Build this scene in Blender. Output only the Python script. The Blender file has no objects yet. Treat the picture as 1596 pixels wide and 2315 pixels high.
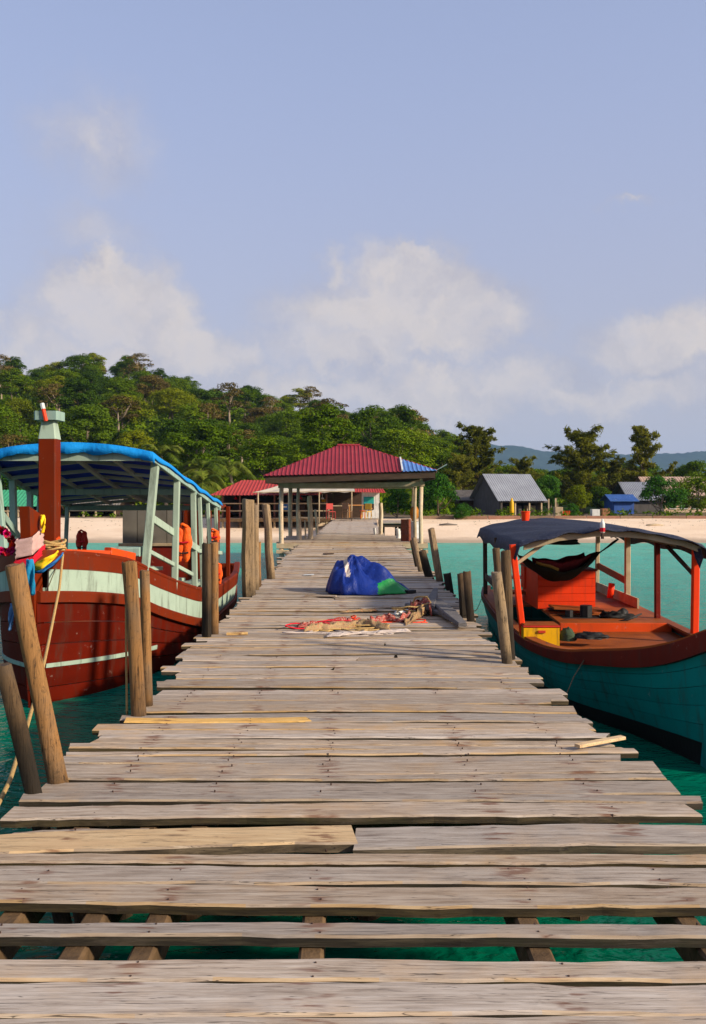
import bpy, math, random
import numpy as np
from mathutils import Vector, Matrix, noise as mnoise

# ------------------------------------------------------------------ camera, world, sun, exposure
scene = bpy.context.scene
EYE, FD, CX, HY = 2.4, 2034.7, 798.0, 1118.0     # eye height above water, focal length in reference units
DECK = 0.8
cam_d = bpy.data.cameras.new('camera')
cam = bpy.data.objects.new('camera', cam_d)
scene.collection.objects.link(cam)
cam.location = (0, 0, EYE)
cam.rotation_euler = (math.radians(90), 0, 0)
cam_d.sensor_fit = 'VERTICAL'
cam_d.sensor_height = 24.0
cam_d.sensor_width = 24.0
cam_d.lens = 24.0 * 900 / 1024
cam_d.shift_y = -39.5 / 2315
cam_d.clip_start = 0.05
cam_d.clip_end = 12000
scene.camera = cam

SUN_EL = math.radians(24)
SUN_AZ = math.atan2(0.90, -0.43)                  # from +Y towards +X
SUN_DIR = Vector((math.sin(SUN_AZ) * math.cos(SUN_EL), math.cos(SUN_AZ) * math.cos(SUN_EL), math.sin(SUN_EL)))

world = bpy.data.worlds.new('World')
scene.world = world
world.use_nodes = True


def build_world():
    nt = world.node_tree
    nt.nodes.clear()
    N, L = nt.nodes.new, nt.links.new
    out = N('ShaderNodeOutputWorld')
    bg = N('ShaderNodeBackground')
    L(bg.outputs[0], out.inputs[0])
    sky = N('ShaderNodeTexSky')
    sky.sky_type = 'NISHITA'
    sky.sun_disc = False
    sky.sun_elevation = SUN_EL
    sky.sun_rotation = SUN_AZ
    sky.air_density = 1.0
    sky.dust_density = 1.6
    sky.ozone_density = 1.6
    tc = N('ShaderNodeTexCoord')

    def math_(op, a, b=None, clamp=False):
        n = N('ShaderNodeMath'); n.operation = op; n.use_clamp = clamp
        for i, v in enumerate((a, b)):
            if v is None: continue
            if isinstance(v, (int, float)): n.inputs[i].default_value = v
            else: L(v, n.inputs[i])
        return n.outputs[0]

    def vmath(op, a, b=None):
        n = N('ShaderNodeVectorMath'); n.operation = op
        for i, v in enumerate((a, b)):
            if v is None: continue
            if isinstance(v, (tuple, list, Vector)): n.inputs[i].default_value = v
            else: L(v, n.inputs[i])
        return n.outputs['Value'] if op == 'LENGTH' else n.outputs[0]
    d0 = tc.outputs['Generated']
    # billowy displacement of the lookup direction
    nz = N('ShaderNodeTexNoise'); nz.inputs['Scale'].default_value = 9; nz.inputs['Detail'].default_value = 7
    nz.inputs['Roughness'].default_value = 0.66
    L(d0, nz.inputs['Vector'])
    off = vmath('SCALE', vmath('SUBTRACT', nz.outputs['Color'], (0.5, 0.5, 0.5)))
    off.node.inputs['Scale'].default_value = 0.15
    d = vmath('ADD', d0, off)
    lobes = [  # px, py, rx, ry, weight
        (240, 705, 160, 120, 1.0), (215, 645, 85, 75, 0.95), (340, 745, 160, 95, 0.95), (450, 800, 190, 80, 0.8), (80, 770, 170, 70, .6),
        (930, 690, 200, 120, 1.0), (745, 600, 60, 60, 0.55), (945, 615, 70, 55, 1.0), (1050, 725, 160, 95, 0.9), (790, 700, 190, 110, .75),
        (820, 790, 240, 70, 0.7), (1530, 775, 210, 95, 0.9), (1470, 725, 90, 55, .8), (1010, 885, 380, 80, 0.75),
        (210, 320, 150, 125, 0.44), (200, 530, 130, 90, 0.40), (1420, 490, 60, 18, 0.4),
        (250, 830, 420, 60, .6), (1400, 900, 420, 60, .6), (650, 880, 300, 60, .6)]
    field = None
    for px, py, rx, ry, w in lobes:
        c = Vector(((px - CX) / FD, 1, (HY - py) / FD)).normalized()
        rx *= 1.10; ry *= 1.10
        s = vmath('MULTIPLY', vmath('SUBTRACT', d, tuple(c)), (FD / rx, FD / rx, FD / ry))
        f = math_('MULTIPLY', math_('SUBTRACT', 1.25, vmath('LENGTH', s)), w, True)
        field = f if field is None else math_('MAXIMUM', field, f)
    # the same kind of clouds all round the rest of the sky
    mp = N('ShaderNodeMapping'); mp.inputs['Scale'].default_value = (1.0, 1.0, 2.6); mp.inputs['Location'].default_value = (3.1, 0.7, 0)
    L(d, mp.inputs['Vector'])
    n2 = N('ShaderNodeTexNoise'); n2.inputs['Scale'].default_value = 2.6; n2.inputs['Detail'].default_value = 6
    n2.inputs['Roughness'].default_value = .6
    L(mp.outputs[0], n2.inputs['Vector'])
    amb = math_('MULTIPLY', math_('SUBTRACT', n2.outputs['Fac'], 0.545), 3.0, True)
    sep = N('ShaderNodeSeparateXYZ'); L(d0, sep.inputs[0])
    field = math_('MAXIMUM', field, math_('MULTIPLY', amb, 0.55))
    cm = N('ShaderNodeMapRange'); cm.interpolation_type = 'SMOOTHSTEP'
    cm.inputs['From Min'].default_value = 0.05; cm.inputs['From Max'].default_value = 0.72
    L(field, cm.inputs['Value'])
    n3 = N('ShaderNodeTexNoise'); n3.inputs['Scale'].default_value = 16; n3.inputs['Detail'].default_value = 6
    L(d, n3.inputs['Vector'])
    cloudmask = math_('MULTIPLY', cm.outputs[0], math_('ADD', 0.45, math_('MULTIPLY', n3.outputs['Fac'], 0.85)), True)
    # cloud colour: cream sunlit billows, grey where thin or low
    cc = N('ShaderNodeMix'); cc.data_type = 'RGBA'
    cc.inputs['A'].default_value = (3.15, 3.05, 3.5, 1); cc.inputs['B'].default_value = (4.75, 4.3, 4.1, 1)
    # sunlit and shaded sides of the billows
    na = N('ShaderNodeTexNoise'); nb_ = N('ShaderNodeTexNoise')
    for n_ in (na, nb_):
        n_.inputs['Scale'].default_value = 11; n_.inputs['Detail'].default_value = 6; n_.inputs['Roughness'].default_value = .55
    L(d, na.inputs['Vector']); L(vmath('ADD', d, (.022, -.006, .020)), nb_.inputs['Vector'])
    rel = math_('MULTIPLY', math_('SUBTRACT', na.outputs['Fac'], nb_.outputs['Fac']), 2.6)
    L(math_('ADD', math_('MULTIPLY', cm.outputs[0], .86), rel, True), cc.inputs['Factor'])
    tint = N('ShaderNodeMix'); tint.data_type = 'RGBA'; tint.blend_type = 'MULTIPLY'
    tint.inputs['Factor'].default_value = 1.0
    tint.inputs['B'].default_value = (1.08, 1.0, 1.12, 1)
    L(sky.outputs[0], tint.inputs['A'])
    # thin high veil that whitens the blue
    veil = N('ShaderNodeMix'); veil.data_type = 'RGBA'
    vf = N('ShaderNodeMapRange'); vf.inputs['From Min'].default_value = 0.0; vf.inputs['From Max'].default_value = 0.55
    vf.inputs['To Min'].default_value = 0.86; vf.inputs['To Max'].default_value = 0.50
    L(sep.outputs[2], vf.inputs['Value']); L(vf.outputs[0], veil.inputs['Factor'])
    vc = N('ShaderNodeMix'); vc.data_type = 'RGBA'
    ve = N('ShaderNodeMapRange'); ve.interpolation_type = 'SMOOTHSTEP'; ve.inputs['From Min'].default_value = 0.04; ve.inputs['From Max'].default_value = 0.52
    L(sep.outputs[2], ve.inputs['Value']); L(ve.outputs[0], vc.inputs['Factor'])
    vc.inputs['A'].default_value = (3.35, 3.2, 3.75, 1); vc.inputs['B'].default_value = (3.3, 3.75, 5.35, 1)
    L(vc.outputs['Result'], veil.inputs['B'])
    L(tint.outputs['Result'], veil.inputs['A'])
    mx = N('ShaderNodeMix'); mx.data_type = 'RGBA'
    L(math_('MULTIPLY', cloudmask, 0.95), mx.inputs['Factor'])
    L(veil.outputs['Result'], mx.inputs['A']); L(cc.outputs['Result'], mx.inputs['B'])
    L(mx.outputs['Result'], bg.inputs['Color'])
    bg.inputs['Strength'].default_value = 0.092


build_world()

sun_d = bpy.data.lights.new('sun', 'SUN')
sun_d.energy = 4.0
sun_d.angle = math.radians(4.0)
sun_d.color = (1.0, 0.88, 0.70)
sun = bpy.data.objects.new('sun', sun_d)
sun.rotation_euler = (-SUN_DIR).to_track_quat('-Z', 'Y').to_euler()
sun.location = (20, -20, 30)
scene.collection.objects.link(sun)

vs = scene.view_settings
vs.view_transform = 'Standard'
vs.look = 'None'
vs.exposure = 0.72
vs.gamma = 1.0
vs.use_curve_mapping = False
scene.render.engine = 'CYCLES'
scene.cycles.use_denoising = True
scene.cycles.max_bounces = 6
scene.cycles.diffuse_bounces = 3
scene.cycles.glossy_bounces = 3
scene.cycles.transmission_bounces = 3
scene.cycles.transparent_max_bounces = 6
scene.cycles.volume_bounces = 0
scene.cycles.caustics_reflective = False
scene.cycles.caustics_refractive = False

# ------------------------------------------------------------------ helpers
rnd = random.Random(7)
COL = scene.collection
W = {}


def P(px, py, Y):
    return Vector(((px - CX) / FD * Y, Y, EYE - (py - HY) / FD * Y))


def YD(py, drop=EYE - DECK):                      # distance of a point seen at height py and 'drop' below the eye
    return drop * FD / (py - HY)


def interp(tab, x):
    if x <= tab[0][0]: return tab[0][1:]
    for a, b in zip(tab, tab[1:]):
        if x <= b[0]:
            t = (x - a[0]) / (b[0] - a[0])
            return tuple(p + (q - p) * t for p, q in zip(a[1:], b[1:]))
    return tab[-1][1:]


def crom(tab, x):
    """smooth curve through the table"""
    if x <= tab[0][0]: return tab[0][1:]
    if x >= tab[-1][0]: return tab[-1][1:]
    i = max(j for j in range(len(tab) - 1) if tab[j][0] <= x)
    a, b = tab[i], tab[i + 1]; h = b[0] - a[0]; t = (x - a[0]) / h; out = []
    for k in range(1, len(a)):
        d = (b[k] - a[k]) / h

        def slope(j):
            if j <= 0 or j >= len(tab) - 1: return d
            l = (tab[j][k] - tab[j-1][k]) / (tab[j][0] - tab[j-1][0]); r = (tab[j+1][k] - tab[j][k]) / (tab[j+1][0] - tab[j][0])
            return 0 if l * r <= 0 else 2 * l * r / (l + r)
        m0, m1 = slope(i) * h, slope(i + 1) * h
        out.append((2*t**3 - 3*t*t + 1) * a[k] + (t**3 - 2*t*t + t) * m0 + (-2*t**3 + 3*t*t) * b[k] + (t**3 - t*t) * m1)
    return tuple(out)


class MB:
    def __init__(s):
        s.v, s.f, s.m = [], [], []

    def face(s, idx, m=0):
        s.f.append(tuple(idx)); s.m.append(m)

    def poly(s, pts, m=0):
        n = len(s.v); s.v += [Vector(p) for p in pts]; s.face(range(n, n + len(pts)), m)

    def loft(s, rings, m=0, closed=True, cap0=True, cap1=True, capm=None):
        n0 = len(s.v); k = len(rings[0])
        for r in rings: s.v += [Vector(p) for p in r]
        for i in range(len(rings) - 1):
            for j in range(k if closed else k - 1):
                a = n0 + i * k + j; b = n0 + i * k + (j + 1) % k
                s.face((a, b, b + k, a + k), m(i, j) if callable(m) else m)
        cm = capm if capm is not None else (0 if callable(m) else m)
        if closed and cap0: s.face([n0 + j for j in range(k)][::-1], cm)
        if closed and cap1: s.face([n0 + (len(rings) - 1) * k + j for j in range(k)], cm)
        return s

    def beam(s, p, q, w, h, up=(0, 0, 1), c=None, m=0, taper=1.0):
        p, q = Vector(p), Vector(q)
        d = (q - p).normalized(); up = Vector(up)
        if abs(d.dot(up)) > .98: up = Vector((0, 1, 0))
        x = d.cross(up).normalized(); y = x.cross(d).normalized()
        if c is None: c = min(w, h) * .12
        prof = [(-w/2+c, -h/2), (w/2-c, -h/2), (w/2, -h/2+c), (w/2, h/2-c), (w/2-c, h/2), (-w/2+c, h/2), (-w/2, h/2-c), (-w/2, -h/2+c)]
        s.loft([[o + x * a * t + y * b * t for a, b in prof] for o, t in ((p, 1), (q, taper))], m)
        return s

    def box(s, c, size, rz=0, m=0, ch=None):
        c = Vector(c); r = Matrix.Rotation(rz, 3, 'Z'); d = r @ Vector((size[0]/2, 0, 0))
        return s.beam(c - d, c + d, size[1], size[2], c=ch if ch is not None else min(size) * .08, m=m)

    def tube(s, path, rad, n=8, m=0, jit=0, seed=0, cap=True, capm=None):
        path = [Vector(p) for p in path]; rings = []; rr = random.Random(seed)
        ph = [1 + rr.uniform(-jit, jit) for _ in range(n)]
        for i, p in enumerate(path):
            d = (path[min(i+1, len(path)-1)] - path[max(i-1, 0)]).normalized()
            u = Vector((0, 0, 1)) if abs(d.z) < .9 else Vector((0, 1, 0))
            x = d.cross(u).normalized(); y = d.cross(x).normalized()
            r = rad[i] if isinstance(rad, (list, tuple)) else rad
            rings.append([p + (x * math.cos(2*math.pi*j/n) + y * math.sin(2*math.pi*j/n)) * r * ph[j] * (1 + rr.uniform(-jit, jit) * .4) for j in range(n)])
        s.loft(rings, m, cap0=cap, cap1=cap, capm=capm)
        return s

    def grid(s, fn, nu, nv, m=0, thick=0, closed_u=False):
        n0 = len(s.v)
        for i in range(nu + 1):
            for j in range(nv + 1):
                s.v.append(Vector(fn(i / nu, j / nv)))
        k = nv + 1
        for i in range(nu):
            for j in range(nv):
                a = n0 + i * k + j
                s.face((a, a + k, a + k + 1, a + 1), m)
        return s

    def build(s, name, mats, parent=None, smooth=False, kind=None, solid=0, sub=0, angle=None):
        if not isinstance(mats, (list, tuple)): mats = [mats]
        mn = Vector((min(p.x for p in s.v), min(p.y for p in s.v), min(p.z for p in s.v)))
        mxv = Vector((max(p.x for p in s.v), max(p.y for p in s.v), max(p.z for p in s.v)))
        c = (mn + mxv) / 2
        if parent is None: c.z = mn.z
        me = bpy.data.meshes.new(name)
        me.from_pydata([tuple(p - c) for p in s.v], [], s.f)
        for mt in mats: me.materials.append(mt)
        if len(mats) > 1: me.polygons.foreach_set('material_index', s.m)
        if smooth: me.polygons.foreach_set('use_smooth', [True] * len(s.f))
        if smooth and angle:
            me.set_sharp_from_angle(angle=math.radians(angle))
        o = bpy.data.objects.new(name, me); COL.objects.link(o)
        W[o] = c.copy()
        if parent is not None:
            o.parent = parent; o.location = c - W[parent]
        else:
            o.location = c
        if solid:
            md = o.modifiers.new('solid', 'SOLIDIFY'); md.thickness = solid; md.offset = 0
        if sub:
            md = o.modifiers.new('sub', 'SUBSURF'); md.levels = sub; md.render_levels = sub
        if kind: o['kind'] = kind
        return o


def tag(o, label, cat, group=None):
    o['label'] = label; o['category'] = cat
    if group: o['group'] = group
    return o


def thing(name, label, cat, loc, group=None):
    o = bpy.data.objects.new(name, None); COL.objects.link(o)
    o.empty_display_size = .2
    o.location = loc; W[o] = Vector(loc)
    return tag(o, label, cat, group)


def copy_tree(o, loc=None, rz=None, sc=None, parent=None):
    c = o.copy(); COL.objects.link(c); c.parent = parent
    if loc is not None: c.location = loc
    if rz is not None: c.rotation_euler = (0, 0, rz)
    if sc is not None: c.scale = (sc, sc, sc) if isinstance(sc, (int, float)) else sc
    for ch in KIDS.get(o, ()): copy_tree(ch, parent=c)
    return c


KIDS = {}

# ------------------------------------------------------------------ materials


def nodes(name):
    m = bpy.data.materials.new(name); m.use_nodes = True
    nt = m.node_tree
    return m, nt, nt.nodes['Principled BSDF'], nt.nodes.new, nt.links.new


def coords(nt, stretch, scale=1.0, rnd_off=True):
    N, L = nt.nodes.new, nt.links.new
    tc = N('ShaderNodeTexCoord'); mp = N('ShaderNodeMapping')
    mp.inputs['Scale'].default_value = [v * scale for v in stretch]
    L(tc.outputs['Object'], mp.inputs['Vector'])
    if rnd_off:
        oi = N('ShaderNodeObjectInfo'); ml = N('ShaderNodeMath'); ml.operation = 'MULTIPLY'; ml.inputs[1].default_value = 57.0
        L(oi.outputs['Random'], ml.inputs[0])
        cb = N('ShaderNodeCombineXYZ')
        for i in range(3): L(ml.outputs[0], cb.inputs[i])
        L(cb.outputs[0], mp.inputs['Location'])
    return mp.outputs[0]


def ramp(nt, fac, stops):
    r = nt.nodes.new('ShaderNodeValToRGB')
    e = r.color_ramp.elements
    while len(e) < len(stops): e.new(.5)
    for i, (p, c) in enumerate(stops):
        e[i].position = p; e[i].color = (*c, 1)
    nt.links.new(fac, r.inputs[0])
    return r.outputs[0]


def noise(nt, vec, scale, detail=5, rough=.55, dist=0):
    n = nt.nodes.new('ShaderNodeTexNoise')
    n.inputs['Scale'].default_value = scale; n.inputs['Detail'].default_value = detail
    n.inputs['Roughness'].default_value = rough; n.inputs['Distortion'].default_value = dist
    if vec is not None: nt.links.new(vec, n.inputs['Vector'])
    return n.outputs['Fac']


def mixc(nt, fac, a, b, blend='MIX'):
    n = nt.nodes.new('ShaderNodeMix'); n.data_type = 'RGBA'; n.blend_type = blend
    for s, v in (('Factor', fac), ('A', a), ('B', b)):
        if isinstance(v, (int, float)): n.inputs[s].default_value = v
        elif isinstance(v, (tuple, list)): n.inputs[s].default_value = (*v[:3], 1)
        else: nt.links.new(v, n.inputs[s])
    return n.outputs['Result']


def mth(nt, op, a, b=None, clamp=False):
    n = nt.nodes.new('ShaderNodeMath'); n.operation = op; n.use_clamp = clamp
    for i, v in enumerate((a, b)):
        if v is None: continue
        if isinstance(v, (int, float)): n.inputs[i].default_value = v
        else: nt.links.new(v, n.inputs[i])
    return n.outputs[0]


def smooth(nt, v, a, b):
    n = nt.nodes.new('ShaderNodeMapRange'); n.interpolation_type = 'SMOOTHSTEP'
    n.inputs['From Min'].default_value = a; n.inputs['From Max'].default_value = b
    nt.links.new(v, n.inputs['Value']); return n.outputs[0]


def bump(nt, bsdf, h, strength, dist=.02):
    b = nt.nodes.new('ShaderNodeBump'); b.inputs['Strength'].default_value = strength; b.inputs['Distance'].default_value = dist
    nt.links.new(h, b.inputs['Height']); nt.links.new(b.outputs[0], bsdf.inputs['Normal'])


def simple(name, c1, c2=None, scale=3, rough=.6, spec=.35, bmp=.15, stretch=(1, 1, 1), metal=0, wear=None, wearamt=.62, dist=.01, var=.12, grime=0):
    m, nt, b, N, L = nodes(name)
    v = coords(nt, stretch)
    f = noise(nt, v, scale, 6, .6)
    c2 = c2 or tuple(x * .72 for x in c1)
    col = ramp(nt, f, [(.28, c2), (.68, c1)])
    if wear:
        w = noise(nt, v, scale * 3.1, 8, .7)
        col = mixc(nt, smooth(nt, w, wearamt, wearamt + .08), col, wear)
    if grime:
        geo = N('ShaderNodeNewGeometry'); mg = N('ShaderNodeMapping'); mg.inputs['Scale'].default_value = (7, 7, .9); L(geo.outputs['Position'], mg.inputs['Vector'])
        gr = noise(nt, mg.outputs[0], 1.4, 7, .7)
        col = mixc(nt, mth(nt, 'MULTIPLY', smooth(nt, gr, .50, .68), grime), col, (.045, .03, .02))
        sc_ = noise(nt, geo.outputs['Position'], 11, 8, .75)
        col = mixc(nt, mth(nt, 'MULTIPLY', smooth(nt, sc_, .62, .68), grime), col, mixc(nt, .55, col, (.42, .36, .30)))
    oi = N('ShaderNodeObjectInfo')
    mr = N('ShaderNodeMapRange'); mr.inputs['To Min'].default_value = 1 - var; mr.inputs['To Max'].default_value = 1 + var
    L(oi.outputs['Random'], mr.inputs['Value'])
    hs = N('ShaderNodeHueSaturation'); L(mr.outputs[0], hs.inputs['Value']); L(col, hs.inputs['Color'])
    L(hs.outputs[0], b.inputs['Base Color'])
    b.inputs['Roughness'].default_value = rough; b.inputs['Metallic'].default_value = metal
    b.inputs['Specular IOR Level'].default_value = spec
    if bmp: bump(nt, b, noise(nt, v, scale * 6, 5, .6), bmp, dist)
    return m


def wood_deck(name, tones, edge=False):
    """weathered boards: grain runs along X, grey and tan streaks, knots, rust round the nails over the stringers"""
    m, nt, b, N, L = nodes(name)
    v = coords(nt, (1, 1, 1))
    mp = N('ShaderNodeMapping'); mp.inputs['Scale'].default_value = (1.7, 20, 20); L(v, mp.inputs['Vector'])
    g1 = noise(nt, mp.outputs[0], 2.0, 8, .65, .4)
    mp2 = N('ShaderNodeMapping'); mp2.inputs['Scale'].default_value = (2.5, 70, 70); L(v, mp2.inputs['Vector'])
    g2 = noise(nt, mp2.outputs[0], 2.0, 4, .6)
    big = noise(nt, v, 2.2, 4, .6)
    col = ramp(nt, g1, [(.30, tones[0]), (.47, tones[1]), (.62, tones[2]), (.8, tones[3])])
    col = mixc(nt, smooth(nt, big, .48, .72), col, mixc(nt, .6, col, tones[4]))
    col = mixc(nt, mth(nt, 'MULTIPLY', smooth(nt, g2, .64, .78), .32), col, (.035, .024, .018))
    # long drying cracks and patches of darker, damp wood
    mp4 = N('ShaderNodeMapping'); mp4.inputs['Scale'].default_value = (.8, 42, 42); L(v, mp4.inputs['Vector'])
    ck = noise(nt, mp4.outputs[0], 1.3, 3, .5, .8)
    col = mixc(nt, mth(nt, 'MULTIPLY', smooth(nt, mth(nt, 'ABSOLUTE', mth(nt, 'SUBTRACT', ck, .5)), .012, .002), .8), col, (.03, .02, .014))
    mp5 = N('ShaderNodeMapping'); mp5.inputs['Scale'].default_value = (1.5, 5, 5); L(v, mp5.inputs['Vector'])
    col = mixc(nt, mth(nt, 'MULTIPLY', smooth(nt, noise(nt, mp5.outputs[0], 1.7, 6, .7), .54, .72), .36), col, (.17, .12, .085))
    # per board value
    oi = N('ShaderNodeObjectInfo')
    mr = N('ShaderNodeMapRange'); mr.inputs['To Min'].default_value = .74; mr.inputs['To Max'].default_value = 1.14
    L(oi.outputs['Random'], mr.inputs['Value'])
    hs = N('ShaderNodeHueSaturation'); L(mr.outputs[0], hs.inputs['Value']); L(col, hs.inputs['Color'])
    rs = mth(nt, 'FRACT', mth(nt, 'MULTIPLY', oi.outputs['Random'], 17.3))
    mr2 = N('ShaderNodeMapRange'); mr2.inputs['To Min'].default_value = .75; mr2.inputs['To Max'].default_value = 1.15
    L(rs, mr2.inputs['Value']); L(mr2.outputs[0], hs.inputs['Saturation'])
    col = hs.outputs[0]
    # knots
    vo = N('ShaderNodeTexVoronoi'); vo.inputs['Scale'].default_value = 1.0
    mp3 = N('ShaderNodeMapping'); mp3.inputs['Scale'].default_value = (.9, 4, 4); L(v, mp3.inputs['Vector']); L(mp3.outputs[0], vo.inputs['Vector'])
    kn = smooth(nt, vo.outputs['Distance'], .10, .02)
    col = mixc(nt, mth(nt, 'MULTIPLY', kn, .75), col, (.07, .035, .02))
    if not edge:
        geo = N('ShaderNodeNewGeometry'); sp = N('ShaderNodeSeparateXYZ'); L(geo.outputs['Position'], sp.inputs[0])
        st = None
        wob = mth(nt, 'MULTIPLY', mth(nt, 'SUBTRACT', noise(nt, geo.outputs['Position'], 7, 2), .5), .22)
        xx = mth(nt, 'ADD', sp.outputs[0], wob)
        for x0 in (-1.32, -.74, -.15, .69, 1.3):
            d = mth(nt, 'ABSOLUTE', mth(nt, 'SUBTRACT', xx, x0))
            s = smooth(nt, d, .10, .015)
            st = s if st is None else mth(nt, 'MAXIMUM', st, s)
        mpn = N('ShaderNodeMapping'); mpn.inputs['Scale'].default_value = (3, 17, 1); L(geo.outputs['Position'], mpn.inputs['Vector'])
        sn = smooth(nt, noise(nt, mpn.outputs[0], 1.6, 3, .5), .52, .62)
        st = mth(nt, 'MULTIPLY', mth(nt, 'MULTIPLY', st, sn), .68)
        col = mixc(nt, st, col, (.13, .04, .016))
    L(col, b.inputs['Base Color'])
    b.inputs['Roughness'].default_value = .82; b.inputs['Specular IOR Level'].default_value = .25
    h = mth(nt, 'ADD', mth(nt, 'MULTIPLY', g1, .7), mth(nt, 'MULTIPLY', g2, .5))
    bump(nt, b, h, .55, .008)
    return m


PLK = wood_deck('weathered_plank', [(.24, .172, .115), (.375, .29, .213), (.47, .38, .293), (.58, .495, .395), (.47, .30, .155)])
PLKY = wood_deck('fresh_plank', [(.55, .32, .105), (.70, .43, .155), (.77, .50, .20), (.82, .57, .26), (.70, .40, .14)])
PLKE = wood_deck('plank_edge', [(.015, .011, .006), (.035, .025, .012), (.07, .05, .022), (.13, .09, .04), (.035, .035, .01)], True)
PLKA = wood_deck('sun_tinted_arris', [(.30, .19, .09), (.42, .28, .15), (.50, .36, .21), (.60, .46, .30), (.45, .28, .13)], True)  # lighter tan: sunlight on the boards' near top edge, painted into the colour
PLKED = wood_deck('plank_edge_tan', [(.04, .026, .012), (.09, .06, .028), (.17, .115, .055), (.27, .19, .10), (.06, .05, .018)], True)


def wood_post(name, dry, mid, wet, tide=.75, grey=(.30, .26, .22)):
    m, nt, b, N, L = nodes(name)
    v = coords(nt, (1, 1, 1))
    mp = N('ShaderNodeMapping'); mp.inputs['Scale'].default_value = (30, 30, 1.6); L(v, mp.inputs['Vector'])
    g = noise(nt, mp.outputs[0], 2.2, 9, .72, .6)
    col = ramp(nt, g, [(.30, mid), (.5, dry), (.72, tuple(min(1, x * 1.35) for x in dry))])
    big = noise(nt, v, 3.5, 5, .6)
    col = mixc(nt, mth(nt, 'MULTIPLY', smooth(nt, big, .45, .7), .6), col, grey)
    col = mixc(nt, mth(nt, 'MULTIPLY', smooth(nt, g, .44, .36), .85), col, (.02, .012, .008))
    sp_ = noise(nt, v, 26, 6, .7)
    col = mixc(nt, mth(nt, 'MULTIPLY', smooth(nt, sp_, .56, .66), .55), col, (.05, .032, .018))
    geo = N('ShaderNodeNewGeometry'); sp = N('ShaderNodeSeparateXYZ'); L(geo.outputs['Position'], sp.inputs[0])
    zz = mth(nt, 'ADD', sp.outputs[2], mth(nt, 'MULTIPLY', mth(nt, 'SUBTRACT', noise(nt, v, 6, 4), .5), .5))
    col = mixc(nt, mth(nt, 'MULTIPLY', smooth(nt, zz, tide + .35, tide - .1), .88), col, wet)
    L(col, b.inputs['Base Color'])
    b.inputs['Roughness'].default_value = .8; b.inputs['Specular IOR Level'].default_value = .2
    bump(nt, b, g, .8, .012)
    return m


POST = wood_post('post_wood', (.25, .125, .042), (.085, .040, .014), (.022, .015, .008), grey=(.17, .115, .07))
POSTG = wood_post('post_wood_grey', (.27, .18, .095), (.11, .065, .032), (.028, .02, .011), grey=(.18, .135, .095))
POSTD = wood_post('post_wood_dark', (.105, .062, .028), (.040, .023, .012), (.010, .008, .005), tide=1.1, grey=(.085, .064, .048))
POSTL = wood_post('post_wood_pale', (.55, .42, .27), (.34, .24, .13), (.10, .07, .04), tide=-.5, grey=(.5, .43, .34))
BEAMD = simple('pier_beam_wood', (.16, .095, .045), (.05, .03, .016), 5, .8, .2, .4, (1, 1, 1), dist=.02)

SAND = None


def paint(name, c, rough=.45, wear=None, wearamt=.66, scale=2.2, spec=.45, stretch=(1, 1, 1), bmp=.25, grime=.5):
    return simple(name, c, tuple(x * .80 for x in c), scale, rough, spec, bmp, stretch, wear=wear, wearamt=wearamt, dist=.004, var=.05, grime=grime)


RED_BROWN = paint('red_brown_paint', (.155, .017, .002), .6, (.085, .010, .002), .62, spec=.08)
HULL_RED = simple('hull_red_brown_planking', (.100, .006, .001), (.066, .004, .0006), 2.0, .6, .05, .15, (.35, .35, 1.5), wear=(.20, .05, .015), wearamt=.70, dist=.006, var=.16, grime=.55)
CREAM = paint('mint_cream_paint', (.335, .42, .325), .6, (.21, .25, .18), .64, spec=.12)
MINT = paint('mint_paint', (.28, .40, .335), .6, (.18, .26, .21), .66, spec=.12)
ORANGE = paint('orange_paint', (.62, .062, .003), .55, (.30, .04, .006), .66, spec=.2)
ORANGE_LT = paint('orange_red_paint', (.85, .045, .002), .55, (.42, .10, .03), .70, spec=.2, grime=.22)
TARP_BLUE = simple('blue_tarpaulin', (.016, .34, .84), (.010, .28, .72), 3, .6, .10, .6, dist=.03, wear=(.25, .5, .7), wearamt=.68, var=.02)
TARP_NAVY = simple('navy_canvas', (.022, .028, .055), (.013, .016, .032), 4, .75, .25, .7, dist=.03, wear=(.07, .08, .11), wearamt=.58, var=.02, grime=.35)
UNDER_BLUE = simple('tarp_underside', (.05, .13, .62), (.035, .10, .50), 3, .6, .2, .4, var=.02)
GREYWOOD = simple('grey_wood', (.19, .165, .14), (.10, .085, .07), 3, .8, .2, .4, (1, 1, 5))
GREYMINT = simple('grey_mint_batten', (.42, .46, .42), (.30, .32, .29), 3, .7, .2, .2)
CABIN_PANEL = simple('cabin_panel', (.17, .15, .12), (.11, .095, .075), 2, .6, .3, .2)
TEAL = simple('teal_hull_paint', (.002, .235, .205), (.001, .18, .16), 1.6, .5, .15, .12, (1, 1, 1.5), wear=(.02, .30, .27), wearamt=.68, dist=.006, var=.06, grime=.45)
HULL_BLACK = simple('black_bottom_paint', (.012, .010, .010), (.006, .006, .006), 3, .55, .3, .3)
GUN_RED = simple('dark_red_gunwale', (.17, .010, .003), (.10, .006, .002), 3, .55, .2, .25, wear=(.30, .10, .06), wearamt=.64, dist=.006, var=.04, grime=.5)
DECK_BROWN = simple('boat_deck_brown', (.34, .080, .012), (.19, .042, .008), 3, .65, .2, .3, (1, .3, 1), wear=(.09, .05, .03), wearamt=.62)
YELLOW = paint('yellow_plastic', (.80, .42, .003), .45, None, spec=.25)
WHITE = paint('white_paint', (.72, .70, .64), .55, (.45, .42, .37), .68)
BLACKISH = simple('black_rubber', (.018, .017, .016), (.009, .009, .009), 6, .6, .3, .3)
ROPE = simple('manila_rope', (.58, .38, .15), (.38, .23, .08), 60, .85, .15, .7, dist=.01)
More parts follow.
